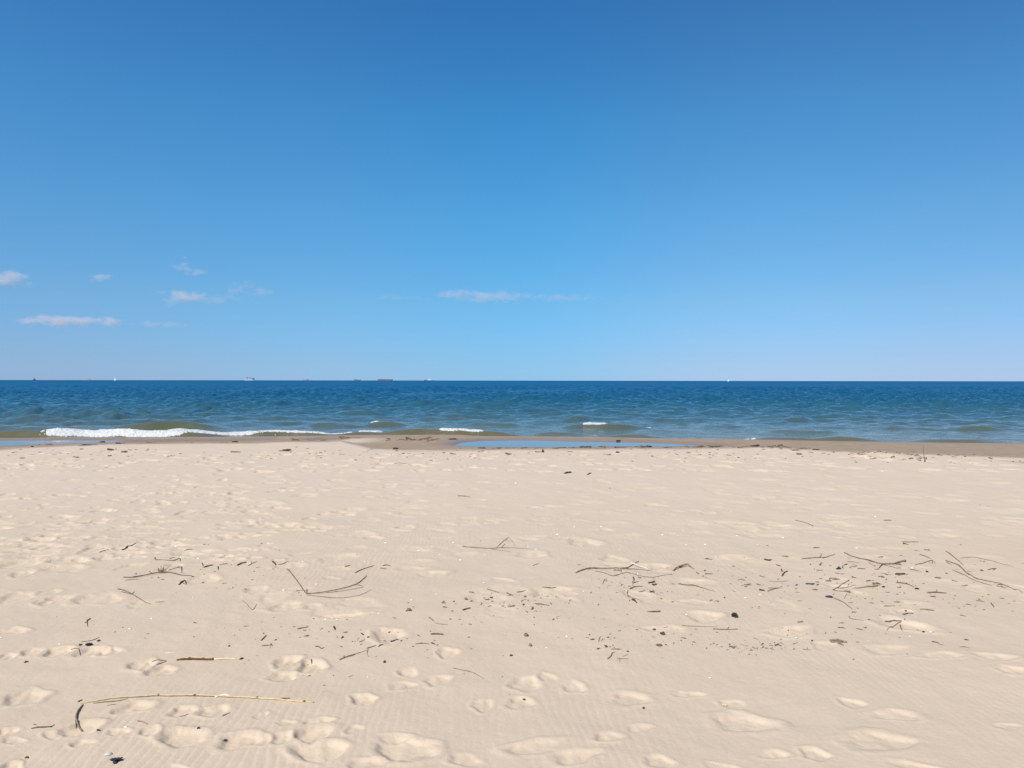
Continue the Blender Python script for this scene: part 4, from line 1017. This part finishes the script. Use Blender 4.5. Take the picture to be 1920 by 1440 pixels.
lump('stone', 'rounded grey stone at the top of the centre debris', 'stone', 'stone', *Fz(1575, 378), 7.5, 8, .8, SG)
lump('stone', 'small round black stone left of the rounded grey stone', 'stone', 'coal', *Fz(1485, 393), 4, 4, 0, SG)
lump('stone', 'dark pointed stone right of the rounded grey stone', 'stone', 'dark_stone', *Fz(1765, 365), 8, 4, -.3, SG)
lump('stone', 'dark pebble in the bare sand below the long level stick', 'stone', 'dark_stone', *Fz(1912, 798), 7, 4.5, 0, SG)
lump('stone', 'dark upright stone below the middle debris', 'stone', 'dark_stone', *Fz(963, 848), 6, 7, .5, SG)
lump('stone', 'dark oval stone right of the two grey stones', 'stone', 'dark_stone', *Gz(1066, 604), 7, 5, -.5, SG)
lump('bark_piece', 'dark torn piece of bark beside the dark oval stone', 'bark', 'dark', *Gz(1128, 636), 10, 8, .4, None, .4, True)
lump('bark_piece', 'flat grey wedge of bark below the torn piece', 'bark', 'bark', *Gz(1102, 721), 13, 6, -.2, None, .4, True)
lump('stone', 'small dark flat stone below the round dark stone', 'stone', 'dark_stone', *Gz(868, 767), 6, 3.5, 0, SG)
lump('stone', 'pale speckled cube-like stone by a footprint, lower right of centre', 'stone', 'straw', *(1358, 1322), 9, 6.5, .3, SG, .25, True)
lump('stone', 'small dark ring-like stone in a pale footprint', 'stone', 'dark_stone', *(983, 1311), 7, 4, 0, SG)
lump('bark_piece', 'small dark wedge of bark on the bare lower sand right of centre', 'bark', 'dark', *(1207, 1328), 6, 4, .3, None, .4, True)
lump('mussel_shell', 'dark blue broken mussel at the upper left of the right debris', 'mussel', 'mussel', *Hz(528, 268), 9.5, 7.5, -.6, MG, .3, True)
lump('mussel_shell', 'smooth oval mussel below the reddish driftwood stick', 'mussel', 'mussel', *Hz(1116, 418), 10, 5, -.1, MG, .1)
lump('mussel_shell', 'dark mussel at the right end of the driftwood plank', 'mussel', 'mussel', *Hz(864, 404), 7, 4.5, -.3, MG, .2)
lump('mussel_shell', 'long dark mussel at the head of the trailing twig', 'mussel', 'mussel', *Hz(459, 480), 15, 6.5, -.45, MG, .15)
lump('mussel_shell', 'dark mussel bit right of the long driftwood', 'mussel', 'mussel', *Hz(1191, 290), 5.5, 5, .2, MG, .3, True)
lump('mussel_shell', 'small dark mussel left of the pale blunt stick', 'mussel', 'mussel', *Hz(1033, 582), 5, 3.6, .2, MG, .2)
lump('mussel_shell', 'small dark mussel at the lower right, by a white shell', 'mussel', 'mussel', *Hz(1166, 740), 7, 3.6, 0, MG, .12)
lump('mussel_shell', 'dark mussel above the bend of the longest right branch', 'mussel', 'mussel', *Hz(1604, 280), 6.5, 4, -.4, MG, .2)
lump('mussel_shell', 'tiny dark mussel left of the thick grey split stick', 'mussel', 'mussel', *Hz(331, 808), 5, 4, -.4, MG, .2)
lump('seaweed_clump', 'blue-black seaweed clump in the lower left corner', 'seaweed', 'mussel', *B(875, 906), 18, 9, .35, None, .5, True, .7, 3)
lump('seaweed_clump', 'ragged black seaweed clump at the left footprint row', 'seaweed', 'coal', *E(668, 720), 12, 6, .2, None, .5, True, .7, 3)
for (X, Y, w, lab) in ((600, 718, 6, 'small black wedge left of the ragged seaweed clump'), (738, 688, 6, 'small dark chip up right of the ragged seaweed clump'), (195, 847, 7, 'black wedge lump alone left of the foreground reed'), (1810, 823, 7, 'dark wedge at the right end of the thick brown reed'), (1720, 727, 5, 'dark lump above the right end of the thick brown reed')):
    lump('bark_piece', lab, 'bark', 'dark', *E(X, Y), w, w * .7, .4, None, .4, True)
for (X, Y, lab) in ((735, 678, 'dark thorny bit right of the dark curved branch'), (1490, 660, 'dark bit above the deep left footprint'), (1688, 748, 'dark pebble inside the deep footprint'), (205, 882, 'dark bit in the lower left corner')):
    lump('bark_piece', lab, 'bark', 'dark', *B(X, Y), 6, 4, .4, None, .4, True)

def shell_mesh(s, seed):
    q = random.Random(seed); bm = bmesh.new(); rings = []
    for i in range(5):
        r = s * i / 4.0; ring = []
        for k in range(12):
            a = 2 * math.pi * k / 12
            rr_ = r * (1 + .18 * math.cos(a) + .05 * math.sin(6 * a)) * q.uniform(.95, 1.05)
            ring.append(bm.verts.new((rr_ * math.cos(a), rr_ * math.sin(a) * .8, s * .45 * (1 - (i / 4.0) ** 2) + .0015)) if i else None)
        rings.append(ring)
    top = bm.verts.new((0, 0, s * .47))
    for k in range(12): bm.faces.new((top, rings[1][k], rings[1][(k + 1) % 12]))
    for a, b in zip(rings[1:], rings[2:]):
        for k in range(12): bm.faces.new((a[k], b[k], b[(k + 1) % 12], a[(k + 1) % 12]))
    for f in bm.faces: f.smooth = True
    me = bpy.data.meshes.new('shell'); bm.to_mesh(me); bm.free(); return me
def shell(px, py, w, label, group='white shells on the sand'):
    g = G(px, py); s = w / 2 * g.y / F
    o = link('shell', shell_mesh(s, int(px + py * 7)), M['shell'], loc=g); o.rotation_euler = (random.uniform(-.2, .2), random.uniform(-.2, .2), random.uniform(0, 6.28))
    return tag(o, label, 'shell', group)
shell(205, 1414, 15, 'largest white shell, next to the blue-black seaweed clump')
shell(236, 1364, 7, 'white shell in a footprint below the long reed')
shell(1331, 1271.5, 5, 'white shell alone on the lower right sand')
shell(1493, 1196, 5.2, 'bright white shell in the lower right debris')
shell(1745, 1186, 8, 'flat white shell beside the small dark mussel')
SHELLS = [Fz(455, 263), Fz(570, 515), Fz(522, 527), Fz(610, 527), Fz(1165, 382), Fz(350, 92), Fz(750, 33), Fz(1220, 12), Fz(1530, 80), Fz(1380, 40), Fz(1715, 40), Fz(1710, 253), Fz(1350, 337), Fz(918, 484), Fz(205, 306), Fz(815, 93), E(418, 505), E(1137, 520), E(975, 597), E(945, 618),
          E(1812, 361), E(405, 130), E(370, 82), E(900, 68), E(447, 712), E(1485, 68), E(2, 665), E(1450, 362), Gz(537, 316), Gz(1302, 0), Gz(940, 184), Gz(1860, 342), Gz(1750, 365), Gz(1117, 62), Gz(1308, 490), Gz(260, 740), Gz(410, 655), (1077, 988), (1040, 994), (1045, 1002), (1065, 1009), (1077, 1009), (1127, 987.5), (1242, 1003),
          (1281, 995.5), (1272, 1005), (1316, 1004), (1382, 1005), (1286, 1022), (1322, 1021), (1396, 1027), (1421, 1021.5), (1090, 1025), (1162, 1030), (990, 1025), (1005, 1030.5), (850, 1018), (785, 1033), (723, 1018), (668, 1038), (570, 996), (650, 987.5), (541, 970), (716, 932), (938, 955), (749, 982), (883, 987), (503, 1019), (1468, 1008),
          (1480, 998), (1567, 988), (1641, 968.5), (1797, 923), (1606, 1028), (1710, 1065), (1706, 1193.5), (1483, 1193), (1415, 1072), (259, 960), (342, 934), (407, 945.5), (330, 1024.5), (26, 877), (690, 1269), (700, 1274), (535, 902), (967, 906), (1370, 960), (1628, 1202), (1555, 1141), (1620, 1118), (1810, 1139)]
for k, (a, b) in enumerate(SHELLS):
    shell(a, b, random.uniform(3.4, 5.0) * (.8 if b < 1000 else 1), 'small white shell fleck on the dry sand' if b > 985 else 'tiny white shell fleck on the far dry sand', 'white shell flecks on the sand')

# small wood chips: copies of a handful of shapes
def chip_proto(k):
    q = random.Random(50 + k)
    n = 7
    cv = q.uniform(-.18, .18)
    pts = [Vector((i / (n - 1) - .5, cv * (1 - 4 * (i / (n - 1) - .5) ** 2) + q.uniform(-.03, .03), .06 + q.uniform(0, .05))) for i in range(n)]
    th = q.uniform(.045, .085) if k < 8 else q.uniform(.11, .17)
    tp = q.uniform(.2, .8)
    me = tube_mesh(pts, [th * q.uniform(.8, 1.15) * (1 - (1 - tp) * i / (n - 1)) * (.55 if i in (0, n - 1) else 1) for i in range(n)], 6)
    if k % 3 == 1:                                                              # some have a side spur
        bm = bmesh.new(); bm.from_mesh(me); bpy.data.meshes.remove(me)
        a = pts[3]; sp = tube_mesh([a, a + Vector((.14, q.choice((-1, 1)) * .16, .05)), a + Vector((.24, q.choice((-1, 1)) * .26, .08))], [th * .6, th * .5, th * .25], 5)
        bm.from_mesh(sp); bpy.data.meshes.remove(sp)
        me = bpy.data.meshes.new('wood_chip'); bm.to_mesh(me); bm.free()
    return me
PROTO = [chip_proto(k) for k in range(12)]
CHIPM = ['bark', 'bark', 'dark', 'pale_wood', 'bark', 'bark', 'bark', 'pale_wood', 'bark', 'dark', 'bark', 'dark']
for me, mm in zip(PROTO, CHIPM): me.materials.append(M[mm])
SRC = {}
CHIPS = []
def chip(px, py, lpx, label, group, rz=None):
    CHIPS.append((lpx, px, py, label, group, random.gauss(0, .7) if rz is None else rz, random.randrange(12), random.uniform(-.15, .15), random.uniform(-.2, .2)))
def build_chips(limit):
    CHIPS.sort(key=lambda c: -c[0])
    rest = bmesh.new()
    for n_, (lpx, px, py, label, group, rz, k, ra, rb) in enumerate(CHIPS):
        g = G(px, py); s = lpx * g.y / F
        if n_ < limit:
            if k not in SRC:
                o = link('wood_chip', PROTO[k], None); SRC[k] = o
            else:
                o = SRC[k].copy(); COL.objects.link(o)
            o.location = (g.x, g.y, g.z); o.rotation_euler = (ra, rb, rz); o.scale = (s, s, s)
            tag(o, label, 'wood chip', group)
        else:
            me = PROTO[k].copy()
            me.transform(Matrix.Translation(g) @ Matrix.Rotation(rz * 1.6, 4, 'Z') @ Matrix.Rotation(ra, 4, 'X') @ Matrix.Diagonal((s * random.uniform(.5, 1), s * random.uniform(.8, 1.6), s * 1.1, 1)))
            rest.from_mesh(me); bpy.data.meshes.remove(me)
    me = bpy.data.meshes.new('wood_crumbs'); rest.to_mesh(me); rest.free()
    tag(link('wood_crumbs', me, M['bark']), 'tiny wood crumbs strewn over the sand and along the wrack line', 'wood crumbs', None, 'stuff')
CL = [  # cluster centre, spread, count, size range, label
    (900, 1130, 60, 16, 18, (5, 13), 'small dark wood chip in the debris left of the centre footprint'),
    (1010, 1135, 45, 16, 16, (5, 13), 'small dark wood chip in the debris under the centre footprint'),
    (1110, 1192, 40, 12, 12, (4, 9), 'small wood chip in the dark clump below the centre right sand'),
    (1230, 1195, 45, 12, 18, (4, 9), 'small dark crumb beside the dark oval stone'),
    (1410, 1213, 70, 7, 30, (4, 12), 'small dark wood chip in the thin crumb line right of centre'),
    (1170, 1095, 45, 16, 18, (5, 13), 'small wood chip around the bent twig right of centre'),
    (1385, 1095, 60, 22, 18, (5, 14), 'small wood chip beside the long straight thin twig'),
    (1530, 1095, 60, 22, 24, (6, 15), 'small wood chip around the v-shaped twig pair at right'),
    (1650, 1080, 90, 28, 44, (6, 17), 'small wood chip around the crossing dark branch and driftwood plank'),
    (1800, 1120, 80, 40, 18, (4, 9), 'small wood chip below the longest right branch'),
    (1600, 1170, 110, 30, 18, (5, 13), 'small wood chip in the loose lower right debris'),
    (700, 1197, 50, 14, 22, (5, 14), 'small wood chip in the middle debris left of the level sticks'),
    (540, 1195, 60, 26, 12, (4, 9), 'small wood chip below the bowed branch'),
    (440, 1080, 70, 24, 18, (5, 14), 'small wood chip right of the straw tuft branch'),
    (230, 1030, 70, 22, 8, (3, 6), 'small dark chip around the zigzag twig far at left'),
    (440, 1195, 50, 20, 10, (4, 7), 'small wood chip above the thick brown reed'),
    (200, 1200, 60, 20, 8, (3, 6), 'small dark chip near the ragged seaweed clump'),
    (580, 1280, 60, 30, 9, (4, 9), 'small wood chip right of the long pale reed end'),
    (830, 1280, 90, 40, 8, (3, 7), 'small chip on the bare lower middle sand'),
    (1260, 1110, 60, 30, 10, (3, 6), 'small crumb of wood left of the black lump'),
    (850, 960, 380, 40, 16, (2, 4), 'tiny dark speck of wood on the empty middle sand'),
    (1600, 990, 250, 40, 16, (2, 5), 'tiny dark speck of wood on the far right sand')]
for (cx, cy, sx_, sy_, n, (l0, l1), lab) in CL:
    for k in range(n):
        px = min(1990, max(-60, random.gauss(cx, sx_))); py = max(900, random.gauss(cy, sy_))
        chip(px, py, random.uniform(l0, l1) * (1.25 if k % 5 == 0 else .8), lab, 'small wood chips scattered over the sand')
WR = [  # drift line on the crest and around the pools: x range, line of y, spread, count, size, label
    (0, 640, lambda x: 853 - x * .012, 7, 34, (4, 11), 'dark drift twig on the sand crest below the left pool'),
    (640, 1100, lambda x: 851, 5, 24, (3, 9), 'dark drift twig on the sand crest below the wet patch'),
    (1100, 1600, lambda x: 851, 6, 26, (3, 9), 'dark drift twig on the sand crest right of the long pool'),
    (1560, 1920, lambda x: 850 + (x - 1560) * .03, 5, 12, (4, 10), 'dark drift twig at the wet edge by the upright stick'),
    (1060, 1340, lambda x: 838.6, 1.0, 34, (5, 13), 'dark drift twig in the wrack at the edge of the long pool'),
    (1330, 1480, lambda x: 838 , 1.6, 26, (5, 14), 'dark drift twig in the wrack heap right of the long pool'),
    (715, 830, lambda x: 824 + (x - 715) * .02, 2.2, 18, (5, 12), 'dark drift twig on the wet sand flat'),
    (640, 690, lambda x: 821.5, 1.2, 9, (4, 9), 'dark drift twig on the pale mound by the water'),
    (540, 620, lambda x: 825.8, .6, 12, (5, 11), 'dark drift twig on the wet sand by the small puddle'),
    (60, 500, lambda x: 835 - x * .012, 2.0, 16, (4, 10), 'dark drift twig at the edge of the left pool'),
    (850, 1060, lambda x: 840.5, .8, 14, (4, 11), 'dark drift twig at the left end of the long pool'),
    (1480, 1560, lambda x: 842, 1.5, 10, (4, 9), 'dark drift twig at the wrack heap end')]
for (x0, x1, fn, sp, n, (l0, l1), lab) in WR:
    for k in range(n):
        x = random.uniform(x0, x1)
        chip(x, fn(x) + random.gauss(0, sp * .6), random.uniform(l0, l1) * (1.7 if k % 4 == 0 else 1.0), lab, 'dark drift twigs of the wrack line', random.gauss(0, .25))
for k in range(170):                                                            # litter strewn over the crest in front of the pools
    x = random.uniform(-40, 1960)
    chip(x, random.uniform(842, 866) + max(0, x - 1500) * .02, random.uniform(2.5, 7), 'dark drift twig on the sand crest', 'dark drift twigs of the wrack line', random.gauss(0, .3))
for k in range(60):
    x = random.uniform(1050, 1480)
    chip(x, 839 + random.gauss(0, .9), random.uniform(4, 10), 'dark drift twig in the wrack at the edge of the long pool', 'dark drift twigs of the wrack line', random.gauss(0, .25))
for (cx, cy, sx_, sy_, n) in ((1000, 1138, 110, 18, 70), (1240, 1197, 170, 16, 60), (1180, 1100, 70, 18, 50), (1400, 1100, 90, 24, 34), (1660, 1095, 140, 36, 150), (700, 1195, 140, 20, 66), (430, 1080, 90, 24, 44), (1410, 1213, 70, 7, 46)):
    for k in range(n):
        chip(random.gauss(cx, sx_), random.gauss(cy, sy_), 2.2 + 5.5 * random.random() ** 2, 'small wood crumb in the debris', 'small wood chips scattered over the sand')
build_chips(295)
for (px, py, w, h, lab) in ((193, 829.5, 12, 3.4, 'dark clump of weed lying in the left pool'), (61, 838, 6, 3, 'small dark clump at the near edge of the left pool'), (442, 829, 12, 3, 'dark weed clump at the right end of the left pool'), (849, 824, 19, 2.6, 'level dark log on the wet sand left of the long pool'),
                            (904, 830, 9, 2.8, 'small dark log lying in the long pool'), (925.5, 830.6, 3, 2.6, 'small dark knob standing in the long pool'), (1160, 827, 10, 3.2, 'brown weed clump on the far bank of the long pool'), (1018, 848.5, 5, 8, 'small upright dark stump on the sand crest'),
                            (1217, 838, 12, 4, 'dark weed heap at the near bank of the long pool'), (1158, 849, 7, 3.4, 'dark clump on the crest below the long pool'), (742, 842.5, 11, 4.5, 'brown weed clump at the foot of the wet patch'), (163, 835, 22, 2.6, 'flat dark weed strand at the left pool edge'), (1416, 836.5, 20, 3.6, 'largest dark weed heap right of the long pool')):
    lump('weed_clump', lab, 'seaweed', 'dark', px, py, w * .85, h * .85, 0, 'dark clumps at the waterline', .4, True, .9, 3)
# churned damp sand clods ringed around the dug mound
clod_m = mottled('damp_sand_clod', (0.27, 0.21, 0.155), (0.36, 0.28, 0.21), 40)
M['clod'] = clod_m
for k in range(30):
    a = k / 30 * 6.283 + random.uniform(-.1, .1)
    x, y = RX + .52 * math.cos(a) * random.uniform(.85, 1.15), RY + .75 * math.sin(a) * random.uniform(.85, 1.15)
    s = random.uniform(.015, .038)
    o = link('sand_clod', lump_mesh(s * 1.3, s, s * .7, 900 + k, .35, 2, True), clod_m, loc=(x, y, ground(x, y) + s * .2))
    tag(o, 'clod of damp sand in the dug ring left of the upright stick', 'sand clod', 'damp clods of the dug sand ring')
